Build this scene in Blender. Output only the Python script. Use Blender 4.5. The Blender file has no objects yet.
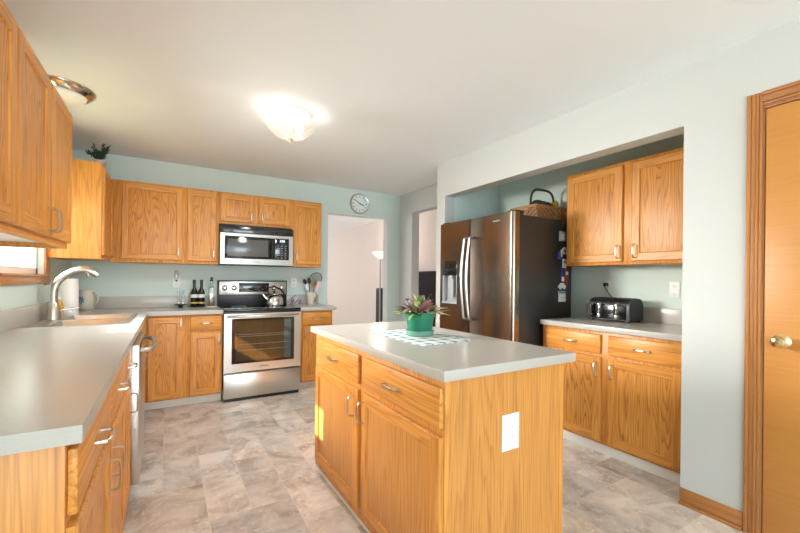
import bpy, bmesh, math, random
from mathutils import Vector, Matrix, Quaternion
R = random.Random(7)
S = bpy.context.scene
COL = S.collection

# ------------------------------------------------------------------ camera
YAW, ROLL, CAMH, FPX = 0.5437, -0.0104, 1.2235, 384.27
cam_d = bpy.data.cameras.new('camera'); cam = bpy.data.objects.new('camera', cam_d); COL.objects.link(cam)
_r = Vector((math.cos(YAW), -math.sin(YAW), 0)); _u = Vector((0, 0, 1)); _f = Vector((math.sin(YAW), math.cos(YAW), 0))
_R = _r * math.cos(ROLL) - _u * math.sin(ROLL); _U = _r * math.sin(ROLL) + _u * math.cos(ROLL)
cam.matrix_world = Matrix(((_R.x, _U.x, -_f.x, 0), (_R.y, _U.y, -_f.y, 0), (_R.z, _U.z, -_f.z, CAMH), (0, 0, 0, 1)))
cam_d.sensor_width = 36; cam_d.lens = FPX / 800 * 36; cam_d.shift_y = 13.5 / 800; cam_d.clip_start = 0.02
S.camera = cam

# ------------------------------------------------------------------ light
S.view_settings.view_transform = 'Standard'; S.view_settings.look = 'None'
S.view_settings.exposure = 0.68; S.view_settings.gamma = 1.0
S.view_settings.use_curve_mapping = False
S.cycles.max_bounces = 10; S.cycles.diffuse_bounces = 6; S.cycles.sample_clamp_indirect = 8

w = bpy.data.worlds.new('sky'); S.world = w; w.use_nodes = True
bg = w.node_tree.nodes['Background']; bg.inputs[0].default_value = (0.74, 0.88, 1.0, 1); bg.inputs[1].default_value = 2.6

def lamp(kind, name, loc, energy, color=(1, 1, 1), size=None, direction=None, angle=None):
    d = bpy.data.lights.new(name, kind); d.energy = energy; d.color = color
    if kind == 'AREA':
        d.shape = 'RECTANGLE'; d.size, d.size_y = size
    if kind == 'POINT': d.shadow_soft_size = size
    if angle is not None: d.angle = angle
    o = bpy.data.objects.new(name, d); COL.objects.link(o); o.location = loc
    if direction is not None:
        o.rotation_euler = Vector(direction).to_track_quat('-Z', 'Y').to_euler()
    return o
lamp('SUN', 'sun', (-4, 5, 4), 20.0, (1.0, 0.86, 0.66), direction=(1, -0.40, -0.70), angle=0.009)
# fill lamps added out of view, behind the camera and in the rooms beyond
lamp('AREA', 'rear_fill', (0.8, -6.9, 1.25), 116, (0.80, 0.93, 1.0), (2.8, 2.1), (0.02, 1, 0.12))  # area fill added before the rear wall, brightens the kitchen from behind
lamp('AREA', 'left_fill', (-.74, -2.4, 1.3), 19, (0.90, 0.96, 1.0), (2.0, 2.0), (1, 0.12, 0.25))  # area fill added on the left, behind the camera
lamp('AREA', 'dining_fill', (-0.6, 7.2, 1.5), 36, (0.97, 0.96, 0.96), (2.4, 1.8), (1, 0, 0))  # fill lamp added in the dining room, whose wall has no window
lamp('AREA', 'far_room_fill', (2.2, 10.4, 1.4), 12, (1.0, 0.96, 0.92), (1.8, 1.6), (0.1, -1, 0))  # fill lamp added by the closed far wall
lamp('AREA', 'sink_window_daylight', (-1.85, 4.20, 1.88), 350, (1.0, 0.94, 0.86), (1.6, 0.85), (1, -0.3, -0.25))

# ------------------------------------------------------------------ materials
MATS = {}
def nt(name):
    m = bpy.data.materials.new(name); m.use_nodes = True; MATS[name] = m
    t = m.node_tree; b = t.nodes['Principled BSDF']
    return m, t, b
def N(t, typ, **kw):
    n = t.nodes.new(typ)
    for k, v in kw.items(): setattr(n, k, v)
    return n
def plain(name, col, rough=0.5, metal=0.0, spec=0.5, bump=None, emit=None, var=None, coat=0):
    m, t, b = nt(name)
    b.inputs['Base Color'].default_value = (*col, 1); b.inputs['Roughness'].default_value = rough
    b.inputs['Metallic'].default_value = metal; b.inputs['Specular IOR Level'].default_value = spec
    b.inputs['Coat Weight'].default_value = coat
    if emit:
        b.inputs['Emission Color'].default_value = (*emit[0], 1); b.inputs['Emission Strength'].default_value = emit[1]
    if var or bump:
        tc = N(t, 'ShaderNodeTexCoord'); no = N(t, 'ShaderNodeTexNoise')
        sc, amt = var or (bump[0], 0)
        no.inputs['Scale'].default_value = sc; no.inputs['Detail'].default_value = 4
        t.links.new(tc.outputs['Object'], no.inputs['Vector'])
        if var:
            mx = N(t, 'ShaderNodeMix', data_type='RGBA')
            mx.inputs['A'].default_value = (*[c * (1 - amt) for c in col], 1); mx.inputs['B'].default_value = (*[min(1, c * (1 + amt)) for c in col], 1)
            t.links.new(no.outputs['Fac'], mx.inputs['Factor']); t.links.new(mx.outputs['Result'], b.inputs['Base Color'])
        if bump:
            n2 = N(t, 'ShaderNodeTexNoise'); n2.inputs['Scale'].default_value = bump[0]; t.links.new(tc.outputs['Object'], n2.inputs['Vector'])
            bp = N(t, 'ShaderNodeBump'); bp.inputs['Strength'].default_value = bump[1]; bp.inputs['Distance'].default_value = 0.002
            t.links.new(n2.outputs['Fac'], bp.inputs['Height']); t.links.new(bp.outputs['Normal'], b.inputs['Normal'])
    return m

def oak(name, axis='Z', light=(0.77, 0.350, 0.076), dark=(0.35, 0.112, 0.015), rings=11, across=5.0, along=0.75, line=0.75, rough=0.36):
    m, t, b = nt(name); L = t.links.new
    tc = N(t, 'ShaderNodeTexCoord'); oi = N(t, 'ShaderNodeObjectInfo')
    ml = N(t, 'ShaderNodeMath', operation='MULTIPLY'); ml.inputs[1].default_value = 53.0; L(oi.outputs['Random'], ml.inputs[0])
    ad = N(t, 'ShaderNodeVectorMath', operation='ADD'); L(tc.outputs['Object'], ad.inputs[0]); L(ml.outputs[0], ad.inputs[1])
    def mapped(ac, al):
        mp = N(t, 'ShaderNodeMapping'); s = [ac, ac, ac]; s['XYZ'.index(axis)] = al
        mp.inputs['Scale'].default_value = s; L(ad.outputs[0], mp.inputs['Vector']); return mp
    n1 = N(t, 'ShaderNodeTexNoise'); n1.inputs['Scale'].default_value = 1; n1.inputs['Detail'].default_value = 2.5; n1.inputs['Roughness'].default_value = 0.42
    L(mapped(across, along).outputs[0], n1.inputs['Vector'])
    k = N(t, 'ShaderNodeMath', operation='MULTIPLY'); k.inputs[1].default_value = rings; L(n1.outputs['Fac'], k.inputs[0])
    fr = N(t, 'ShaderNodeMath', operation='FRACT'); L(k.outputs[0], fr.inputs[0])
    rp = N(t, 'ShaderNodeValToRGB'); e = rp.color_ramp.elements
    e[0].position = 0.0; e[0].color = (1, 1, 1, 1); e[1].position = 1.0; e[1].color = (0.9, 0.9, 0.9, 1)
    for p, c in ((0.28, 0.25), (0.55, 0.0), (0.9, 0.12)):
        q = rp.color_ramp.elements.new(p); q.color = (c, c, c, 1)
    L(fr.outputs[0], rp.inputs['Fac'])
    n2 = N(t, 'ShaderNodeTexNoise'); n2.inputs['Scale'].default_value = 1; n2.inputs['Detail'].default_value = 3
    L(mapped(170, 3.5).outputs[0], n2.inputs['Vector'])
    r2 = N(t, 'ShaderNodeValToRGB'); r2.color_ramp.elements[0].position = 0.40; r2.color_ramp.elements[1].position = 0.72; L(n2.outputs['Fac'], r2.inputs['Fac'])
    n3 = N(t, 'ShaderNodeTexNoise'); n3.inputs['Scale'].default_value = 1; n3.inputs['Detail'].default_value = 2
    L(mapped(14, 0.5).outputs[0], n3.inputs['Vector'])
    a1 = N(t, 'ShaderNodeMath', operation='MULTIPLY'); a1.inputs[1].default_value = line; L(rp.outputs['Color'], a1.inputs[0])
    a2 = N(t, 'ShaderNodeMath', operation='MULTIPLY_ADD'); a2.inputs[1].default_value = 0.42; L(r2.outputs['Color'], a2.inputs[0]); L(a1.outputs[0], a2.inputs[2])
    a3 = N(t, 'ShaderNodeMath', operation='MULTIPLY_ADD'); a3.inputs[1].default_value = 0.35; L(n3.outputs['Fac'], a3.inputs[0]); L(a2.outputs[0], a3.inputs[2])
    a4 = N(t, 'ShaderNodeMath', operation='SUBTRACT'); a4.inputs[1].default_value = 0.12; a4.use_clamp = True; L(a3.outputs[0], a4.inputs[0])
    mx = N(t, 'ShaderNodeMix', data_type='RGBA'); mx.inputs['A'].default_value = (*light, 1); mx.inputs['B'].default_value = (*dark, 1)
    L(a4.outputs[0], mx.inputs['Factor']); L(mx.outputs['Result'], b.inputs['Base Color'])
    b.inputs['Roughness'].default_value = rough; b.inputs['Specular IOR Level'].default_value = 0.36
    bp = N(t, 'ShaderNodeBump'); bp.inputs['Strength'].default_value = 0.15; bp.inputs['Distance'].default_value = 0.001; bp.invert = True
    L(a3.outputs[0], bp.inputs['Height']); L(bp.outputs['Normal'], b.inputs['Normal'])
    return m

OZ = oak('oak_upright', 'Z', line=0.40, rings=14, across=9, along=0.5)
OX = oak('oak_across_x', 'X', line=0.40, rings=14, across=9, along=0.5)
OY = oak('oak_across_y', 'Y', line=0.40, rings=14, across=9, along=0.5)
OP = oak('oak_panel', 'Z', line=0.62, rings=25, across=6.5, along=0.8)
OE = oak('oak_end_panel', 'Z', light=(0.68, 0.315, 0.082), dark=(0.34, 0.12, 0.022), line=0.34, rings=17, across=9, along=0.45)
DOORW = oak('maple_door', 'Y', light=(0.60, 0.275, 0.070), dark=(0.49, 0.20, 0.045), line=0.25, rings=3, across=2.0, along=1.2)
CASE = oak('oak_casing', 'Z', light=(0.47, 0.20, 0.065), dark=(0.30, 0.11, 0.03), line=0.3, rings=7, across=9)
CASY = oak('oak_casing_y', 'Y', light=(0.47, 0.20, 0.065), dark=(0.30, 0.11, 0.03), line=0.3, rings=7, across=9)
TEAL = plain('sage_paint', (0.62, 0.73, 0.695), 0.6, var=(3, 0.02))
WHITE = plain('white_paint', (0.57, 0.59, 0.58), 0.6, var=(3, 0.015))
CEIL = plain('ceiling_paint', (0.87, 0.91, 0.95), 0.8, var=(3, 0.015))
BEIGE = plain('beige_paint', (0.70, 0.64, 0.60), 0.7, var=(2, 0.02))
TRIMW = plain('white_board', (0.80, 0.78, 0.72), 0.4)
LAM = plain('grey_laminate', (0.50, 0.475, 0.44), 0.24, var=(220, 0.10))
LAME = plain('grey_laminate_edge', (0.47, 0.45, 0.42), 0.35, var=(220, 0.08))
NICK = plain('brushed_nickel', (0.60, 0.56, 0.50), 0.28, 1.0)
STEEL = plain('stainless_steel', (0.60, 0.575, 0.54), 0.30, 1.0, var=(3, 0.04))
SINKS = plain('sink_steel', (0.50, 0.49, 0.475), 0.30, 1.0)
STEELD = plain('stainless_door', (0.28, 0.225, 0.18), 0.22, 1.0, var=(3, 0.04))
CHROME = plain('chrome', (0.80, 0.79, 0.77), 0.10, 1.0)
BLACK = plain('black_plastic', (0.012, 0.012, 0.013), 0.35)
BGLASS = plain('black_glass', (0.010, 0.010, 0.011), 0.06, coat=0.3)
FSIDE = plain('fridge_side', (0.028, 0.026, 0.025), 0.38, bump=(600, 0.15))
GREYP = plain('grey_plastic', (0.38, 0.40, 0.42), 0.4)
WPLAS = plain('white_plastic', (0.86, 0.86, 0.84), 0.35)
PAPER = plain('paper_towel', (0.88, 0.88, 0.86), 0.9, bump=(120, 0.4))
CERAM = plain('cream_ceramic', (0.70, 0.64, 0.50), 0.25, var=(12, 0.06))
JUGM = plain('jug_ceramic', (0.66, 0.62, 0.52), 0.3, var=(14, 0.08))
BLUEM = plain('blue_glaze', (0.10, 0.20, 0.36), 0.3)
PURPLE = plain('purple_glaze', (0.16, 0.10, 0.30), 0.3)
GREYC = plain('grey_ceramic', (0.50, 0.47, 0.48), 0.25)
GREENP = plain('green_pot_plastic', (0.008, 0.185, 0.10), 0.35)
SAUCER = plain('pale_green_saucer', (0.16, 0.34, 0.27), 0.25)
SOIL = plain('soil', (0.05, 0.03, 0.02), 0.9)
LPINK = plain('leaf_mauve', (0.40, 0.22, 0.21), 0.45, var=(40, 0.35))
LPINK2 = plain('leaf_brown', (0.26, 0.145, 0.12), 0.45, var=(40, 0.35))
LCREAM = plain('leaf_cream', (0.74, 0.70, 0.36), 0.45, var=(40, 0.2))
LGREEN = plain('leaf_green', (0.07, 0.27, 0.06), 0.45, var=(40, 0.3))
LMAG = plain('leaf_magenta', (0.42, 0.05, 0.13), 0.45, var=(40, 0.3))
LDARK = plain('needle_green', (0.018, 0.045, 0.02), 0.6)
AMBER = plain('amber_liquid', (0.72, 0.33, 0.02), 0.15)
OIL = plain('olive_oil', (0.16, 0.10, 0.005), 0.1)
BOTTLE = plain('dark_bottle_glass', (0.008, 0.010, 0.007), 0.08)
LABELW = plain('label_white', (0.72, 0.72, 0.70), 0.6)
GOLD = plain('label_gold', (0.62, 0.50, 0.12), 0.45)
BRASS = plain('brass', (0.85, 0.70, 0.42), 0.16, 1.0)
WOODU = plain('utensil_wood', (0.35, 0.12, 0.03), 0.5)
PINKP = plain('pale_pink_plastic', (0.80, 0.62, 0.64), 0.4)
WICKER = plain('wicker', (0.36, 0.17, 0.065), 0.55, var=(60, 0.35))
WICKD = plain('wicker_dark', (0.055, 0.03, 0.018), 0.5)
CLOTHD = plain('dark_cloth', (0.03, 0.03, 0.04), 0.9)
YELLOW = plain('yellow_plastic', (0.75, 0.55, 0.02), 0.5)
RED = plain('red_plastic', (0.36, 0.03, 0.03), 0.4)
BLUE = plain('blue_plastic', (0.025, 0.045, 0.22), 0.4)
TEALP = plain('teal_print', (0.10, 0.32, 0.38), 0.5)
SCREEN = plain('television_black', (0.004, 0.004, 0.005), 0.4, spec=0.15)
FACE = plain('clock_face', (0.84, 0.89, 0.88), 0.4)
DIGIT = plain('lit_digits', (0.1, 0.1, 0.2), 0.4, emit=((0.55, 0.7, 1.0), 2.5))
DIM = plain('panel_print', (0.25, 0.25, 0.26), 0.5)
SHADE = plain('lit_lamp_shade', (0.85, 0.80, 0.72), 0.5, emit=((1.0, 0.86, 0.70), 0.75))
DIFF = plain('frosted_diffuser', (0.86, 0.87, 0.84), 0.3)
FENCE = plain('white_vinyl', (0.85, 0.87, 0.88), 0.5)
GROUND = plain('lawn', (0.16, 0.22, 0.08), 0.9, var=(6, 0.3))
BULB = plain('bulb_glow', (1, 0.9, 0.7), 0.5, emit=((1.0, 0.92, 0.80), 4.0))

def glassy(name, col, trans=0.7, gloss=0.12, rough=0.05, diffuse=0.0, bump=0):
    m, t, b = nt(name); t.nodes.remove(b); L = t.links.new
    out = t.nodes['Material Output']
    tr = N(t, 'ShaderNodeBsdfTransparent'); tr.inputs[0].default_value = (*col, 1)
    gl = N(t, 'ShaderNodeBsdfGlossy'); gl.inputs['Roughness'].default_value = rough; gl.inputs[0].default_value = (1, 1, 1, 1)
    tl = N(t, 'ShaderNodeBsdfTranslucent'); tl.inputs[0].default_value = (0.95, 0.93, 0.9, 1)
    m1 = N(t, 'ShaderNodeMixShader'); m1.inputs[0].default_value = diffuse; L(tr.outputs[0], m1.inputs[1]); L(tl.outputs[0], m1.inputs[2])
    m2 = N(t, 'ShaderNodeMixShader'); m2.inputs[0].default_value = gloss; L(m1.outputs[0], m2.inputs[1]); L(gl.outputs[0], m2.inputs[2])
    if bump:
        tc = N(t, 'ShaderNodeTexCoord'); no = N(t, 'ShaderNodeTexVoronoi'); no.inputs['Scale'].default_value = bump
        L(tc.outputs['Object'], no.inputs['Vector']); bp = N(t, 'ShaderNodeBump'); bp.inputs['Strength'].default_value = 1; bp.inputs['Distance'].default_value = 0.01
        L(no.outputs['Distance'], bp.inputs['Height']); L(bp.outputs['Normal'], gl.inputs['Normal']); L(bp.outputs['Normal'], tl.inputs['Normal'])
    L(m2.outputs[0], out.inputs['Surface']); return m
PANE = glassy('window_glass', (0.97, 0.98, 0.98), gloss=0.06, rough=0.0)
CLEAR = glassy('clear_glass', (0.86, 0.90, 0.90), gloss=0.14, rough=0.03)
BOWL = glassy('pressed_glass', (1.0, 0.97, 0.92), gloss=0.20, rough=0.18, diffuse=0.05, bump=45)

def tile_material():
    m, t, b = nt('vinyl_tile'); L = t.links.new
    at = N(t, 'ShaderNodeAttribute', attribute_name='tile_tone'); tc = N(t, 'ShaderNodeTexCoord')
    sh = N(t, 'ShaderNodeVectorMath', operation='MULTIPLY_ADD'); sh.inputs[1].default_value = (31, 17, 9); L(at.outputs['Color'], sh.inputs[0]); L(tc.outputs['Object'], sh.inputs[2])
    n1 = N(t, 'ShaderNodeTexNoise'); n1.inputs['Scale'].default_value = 4.5; n1.inputs['Detail'].default_value = 7; n1.inputs['Roughness'].default_value = 0.62; n1.inputs['Distortion'].default_value = 0.8
    L(sh.outputs[0], n1.inputs['Vector'])
    r = N(t, 'ShaderNodeValToRGB'); e = r.color_ramp.elements
    e[0].position = 0.34; e[0].color = (0.395, 0.312, 0.245, 1); e[1].position = 0.66; e[1].color = (0.80, 0.73, 0.655, 1)
    q = e.new(0.5); q.color = (0.63, 0.545, 0.465, 1); L(n1.outputs['Fac'], r.inputs['Fac'])
    n2 = N(t, 'ShaderNodeTexNoise'); n2.inputs['Scale'].default_value = 30; n2.inputs['Detail'].default_value = 5; n2.inputs['Roughness'].default_value = 0.7
    L(sh.outputs[0], n2.inputs['Vector'])
    r2 = N(t, 'ShaderNodeValToRGB'); r2.color_ramp.elements[0].position = 0.54; r2.color_ramp.elements[1].position = 0.66; r2.color_ramp.elements[1].color = (0.75, 0.75, 0.75, 1)
    L(n2.outputs['Fac'], r2.inputs['Fac'])
    mx = N(t, 'ShaderNodeMix', data_type='RGBA'); mx.inputs['B'].default_value = (0.84, 0.78, 0.70, 1); L(r2.outputs['Color'], mx.inputs['Factor']); L(r.outputs['Color'], mx.inputs['A'])
    sp = N(t, 'ShaderNodeSeparateColor'); L(at.outputs['Color'], sp.inputs[0])
    mr = N(t, 'ShaderNodeMapRange'); mr.inputs['To Min'].default_value = 0.80; mr.inputs['To Max'].default_value = 1.18; L(sp.outputs[0], mr.inputs['Value'])
    hs = N(t, 'ShaderNodeHueSaturation'); L(mx.outputs['Result'], hs.inputs['Color']); L(mr.outputs[0], hs.inputs['Value'])
    m3 = N(t, 'ShaderNodeMapRange'); m3.inputs['To Min'].default_value = 0.55; m3.inputs['To Max'].default_value = 1.05; L(sp.outputs[1], m3.inputs['Value']); L(m3.outputs[0], hs.inputs['Saturation'])
    L(hs.outputs[0], b.inputs['Base Color']); b.inputs['Roughness'].default_value = 0.34
    bp = N(t, 'ShaderNodeBump'); bp.inputs['Strength'].default_value = 0.12; bp.inputs['Distance'].default_value = 0.002; L(n2.outputs['Fac'], bp.inputs['Height']); L(bp.outputs['Normal'], b.inputs['Normal'])
    return m
TILE = tile_material()
GROUT = plain('tile_grout', (0.72, 0.66, 0.58), 0.6)
MATC = None
def plaid():
    m, t, b = nt('plaid_cloth'); L = t.links.new
    tc = N(t, 'ShaderNodeTexCoord'); sx = N(t, 'ShaderNodeSeparateXYZ'); L(tc.outputs['Object'], sx.inputs[0])
    outs = []
    for k, s in (('X', 13.0), ('Y', 13.0)):
        ml = N(t, 'ShaderNodeMath', operation='MULTIPLY'); ml.inputs[1].default_value = s; L(sx.outputs[k], ml.inputs[0])
        f = N(t, 'ShaderNodeMath', operation='FRACT'); L(ml.outputs[0], f.inputs[0])
        g = N(t, 'ShaderNodeMath', operation='GREATER_THAN'); g.inputs[1].default_value = 0.55; L(f.outputs[0], g.inputs[0]); outs.append(g)
    ad = N(t, 'ShaderNodeMath', operation='ADD'); L(outs[0].outputs[0], ad.inputs[0]); L(outs[1].outputs[0], ad.inputs[1])
    hf = N(t, 'ShaderNodeMath', operation='MULTIPLY'); hf.inputs[1].default_value = 0.5; L(ad.outputs[0], hf.inputs[0])
    r = N(t, 'ShaderNodeValToRGB'); e = r.color_ramp.elements; e[0].color = (0.82, 0.84, 0.80, 1); e[1].color = (0.20, 0.32, 0.46, 1)
    q = e.new(0.5); q.color = (0.62, 0.70, 0.72, 1); L(hf.outputs[0], r.inputs['Fac']); L(r.outputs['Color'], b.inputs['Base Color']); b.inputs['Roughness'].default_value = 0.9
    return m
MATC = plaid()

# ------------------------------------------------------------------ mesh helpers
class MB:
    def __init__(s, org=(0, 0, 0)): s.bm = bmesh.new(); s.o = Vector(org)
    def v(s, p): return s.bm.verts.new(Vector(p) - s.o)
    def face(s, vs, m=0):
        try: f = s.bm.faces.new(vs)
        except ValueError: return None
        f.material_index = m; return f
    def box(s, x0, x1, y0, y1, z0, z1, bev=0, m=0, seg=2):
        x0, x1 = sorted((x0, x1)); y0, y1 = sorted((y0, y1)); z0, z1 = sorted((z0, z1))
        P = [s.v((x, y, z)) for z in (z0, z1) for y in (y0, y1) for x in (x0, x1)]
        fs = [s.face([P[i] for i in q], m) for q in ((0, 2, 3, 1), (4, 5, 7, 6), (0, 1, 5, 4), (2, 6, 7, 3), (0, 4, 6, 2), (1, 3, 7, 5))]
        if bev:
            es = list({e for f in fs for e in f.edges})
            bmesh.ops.bevel(s.bm, geom=es, offset=min(bev, .49 * min(x1 - x0, y1 - y0, z1 - z0)), segments=seg, profile=.5, affect='EDGES')
        return s
    def obox(s, c, ax, ay, az, m=0, bev=0):
        c, ax, ay, az = map(Vector, (c, ax, ay, az))
        P = [s.v(c + ax * i + ay * j + az * k) for k in (-1, 1) for j in (-1, 1) for i in (-1, 1)]
        fs = [s.face([P[i] for i in q], m) for q in ((0, 2, 3, 1), (4, 5, 7, 6), (0, 1, 5, 4), (2, 6, 7, 3), (0, 4, 6, 2), (1, 3, 7, 5))]
        if bev:
            es = list({e for f in fs for e in f.edges})
            bmesh.ops.bevel(s.bm, geom=es, offset=bev, segments=2, profile=.5, affect='EDGES')
        return s
    def lathe(s, c, prof, seg=24, m=0, axis=(0, 0, 1), mlist=None):
        c = Vector(c); q = Vector((0, 0, 1)).rotation_difference(Vector(axis)); rings = []
        for r, z in prof:
            if r < 1e-5: rings.append([s.v(c + q @ Vector((0, 0, z)))])
            else: rings.append([s.v(c + q @ Vector((r * math.cos(2 * math.pi * i / seg), r * math.sin(2 * math.pi * i / seg), z))) for i in range(seg)])
        for k in range(len(rings) - 1):
            a, b = rings[k], rings[k + 1]; mm = mlist[k] if mlist else m
            for i in range(seg):
                j = (i + 1) % seg
                if len(a) == 1 and len(b) == 1: continue
                if len(a) == 1: s.face([a[0], b[j], b[i]], mm)
                elif len(b) == 1: s.face([a[i], a[j], b[0]], mm)
                else: s.face([a[i], a[j], b[j], b[i]], mm)
        return s
    def tube(s, pts, r, seg=10, m=0, flat=None, up=None):
        pts = [Vector(p) for p in pts]; n = len(pts); rs = r if isinstance(r, (list, tuple)) else [r] * n
        d0 = (pts[1] - pts[0]).normalized(); nrm = Vector(up) if up else (Vector((0, 0, 1)) if abs(d0.z) < .9 else Vector((1, 0, 0)))
        rings = []; pd = None
        for i, p in enumerate(pts):
            d = (pts[min(i + 1, n - 1)] - pts[max(i - 1, 0)]).normalized()
            if pd is not None: nrm = pd.rotation_difference(d) @ nrm
            pd = d; nrm = (nrm - d * nrm.dot(d)).normalized(); bn = d.cross(nrm)
            a, b = (rs[i], rs[i] if flat is None else flat)
            rings.append([s.v(p + nrm * a * math.cos(2 * math.pi * k / seg) + bn * b * math.sin(2 * math.pi * k / seg)) for k in range(seg)])
        for k in range(n - 1):
            for i in range(seg):
                j = (i + 1) % seg; s.face([rings[k][i], rings[k][j], rings[k + 1][j], rings[k + 1][i]], m)
        s.face(rings[0][::-1], m); s.face(rings[-1], m); return s
    def ball(s, c, rx, ry=None, rz=None, m=0, seg=14, rot=None):
        ry = ry or rx; rz = rz or rx; c = Vector(c); n = seg // 2; rings = []
        for k in range(n + 1):
            th = math.pi * k / n; row = []
            for i in range(1 if k in (0, n) else seg):
                a = 2 * math.pi * i / seg; p = Vector((rx * math.sin(th) * math.cos(a), ry * math.sin(th) * math.sin(a), rz * math.cos(th)))
                row.append(s.v(c + (rot @ p if rot else p)))
            rings.append(row)
        for k in range(n):
            a, b = rings[k], rings[k + 1]
            for i in range(seg):
                j = (i + 1) % seg
                if len(a) == 1: s.face([a[0], b[i], b[j]], m)
                elif len(b) == 1: s.face([a[j], a[i], b[0]], m)
                else: s.face([a[i], b[i], b[j], a[j]], m)
        return s
    def prism(s, poly, fn, n0, n1, m=0):
        a = [s.v(fn(p[0], p[1], n0)) for p in poly]; b = [s.v(fn(p[0], p[1], n1)) for p in poly]
        s.face(a[::-1], m); s.face(b, m)
        for i in range(len(poly)):
            j = (i + 1) % len(poly); s.face([a[i], a[j], b[j], b[i]], m)
        return s
    def build(s, name, mats, parent=None, smooth=35, recalc=True):
        if recalc: bmesh.ops.recalc_face_normals(s.bm, faces=s.bm.faces)
        me = bpy.data.meshes.new(name); s.bm.to_mesh(me); s.bm.free()
        for m in (mats if isinstance(mats, (list, tuple)) else [mats]): me.materials.append(m)
        if smooth: me.shade_smooth(); me.set_sharp_from_angle(angle=math.radians(smooth))
        o = bpy.data.objects.new(name, me); COL.objects.link(o)
        if parent: o.parent = parent
        else: o.location = s.o
        return o

def tag(o, label=None, cat=None, group=None, kind=None):
    if label: o['label'] = label
    if cat: o['category'] = cat
    if group: o['group'] = group
    if kind: o['kind'] = kind
    return o
class T:
    """a thing: an Empty at its base whose parts are built in world coordinates"""
    def __init__(s, name, loc, label, cat, group=None):
        s.loc = loc; s.e = bpy.data.objects.new(name, None); s.e.empty_display_size = .05; COL.objects.link(s.e); s.e.location = loc
        tag(s.e, label, cat, group)
    def mb(s): return MB(s.loc)
    def part(s, name, mb, mats, parent=None, label=None, **k):
        o = mb.build(name, mats, parent or s.e, **k)
        if label: o['label'] = label
        return o

# face mapping: a = along the wall, z = up, n = out of the face
def fmap(d, plane):
    if d == '+X': return lambda a, z, n: (plane + n, a, z)
    if d == '-X': return lambda a, z, n: (plane - n, a, z)
    if d == '-Y': return lambda a, z, n: (a, plane - n, z)
    return lambda a, z, n: (a, plane + n, z)
def fbox(mb, d, plane, a0, a1, z0, z1, n0, n1, bev=0, m=0):
    f = fmap(d, plane); p, q = f(a0, z0, n0), f(a1, z1, n1)
    mb.box(p[0], q[0], p[1], q[1], p[2], q[2], bev, m); return mb
def OA(d): return OX if d[1] == 'Y' else OY

def door_mesh(mb, d, plane, a0, a1, z0, z1, t=.02, fw=.056):
    f = fmap(d, plane); e = .005; sl = .010; dp = .008
    A = [a0 + e, a0 + fw, a1 - fw, a1 - e]; Z = [z0 + e, z0 + fw, z1 - fw, z1 - e]
    g = [[mb.v(f(a, z, t)) for a in A] for z in Z]
    def loop(fn):  # 12 boundary points in order
        idx = [(0, 0), (1, 0), (2, 0), (3, 0), (3, 1), (3, 2), (3, 3), (2, 3), (1, 3), (0, 3), (0, 2), (0, 1)]
        return [fn(i, j) for i, j in idx]
    top = loop(lambda i, j: g[j][i])
    Ao = [a0, a0 + fw, a1 - fw, a1]; Zo = [z0, z0 + fw, z1 - fw, z1]
    mid = loop(lambda i, j: mb.v(f(Ao[i], Zo[j], t - e))); bot = loop(lambda i, j: mb.v(f(Ao[i], Zo[j], 0)))
    for i in range(12):
        j = (i + 1) % 12; mb.face([top[i], top[j], mid[j], mid[i]], 0); mb.face([mid[i], mid[j], bot[j], bot[i]], 0)
    mb.face(bot, 0)
    for j in range(3):
        for i in range(3):
            if i == 1 and j == 1: continue
            mb.face([g[j][i], g[j][i + 1], g[j + 1][i + 1], g[j + 1][i]], 1 if i == 1 else 0)
    ai, ao, zi, zo = a0 + fw, a1 - fw, z0 + fw, z1 - fw
    c = [g[1][1], g[1][2], g[2][2], g[2][1]]
    # small bead, then the recessed panel
    q = [mb.v(f(a, z, t - dp)) for a, z in ((ai + sl * .5, zi + sl * .5), (ao - sl * .5, zi + sl * .5), (ao - sl * .5, zo - sl * .5), (ai + sl * .5, zo - sl * .5))]
    q2 = [mb.v(f(a, z, t - dp + .001)) for a, z in ((ai + sl, zi + sl), (ao - sl, zi + sl), (ao - sl, zo - sl), (ai + sl, zo - sl))]
    for i in range(4):
        j = (i + 1) % 4; mb.face([c[i], c[j], q[j], q[i]], 0); mb.face([q[i], q[j], q2[j], q2[i]], 2)
    mb.face(q2, 2); return mb
def handle_mesh(mb, d, plane, a, z, vert, L=.098, out=.03, wd=.006):
    f = fmap(d, plane); h = L / 2
    prof = [(-h, 0), (-h, .014), (-h + .001, .025), (-h + .007, out), (-h * .4, out + .003), (h * .4, out + .003), (h - .007, out), (h - .001, .025), (h, .014), (h, 0)]
    pts = [f(a, z + s_, n) if vert else f(a + s_, z, n) for s_, n in prof]
    side = f(1, 0, 0) if vert else f(0, 1, 0); base = f(0, 0, 0); upv = Vector(side) - Vector(base)
    mb.tube(pts, wd, 8, 0, flat=.0035, up=upv); return mb

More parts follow.
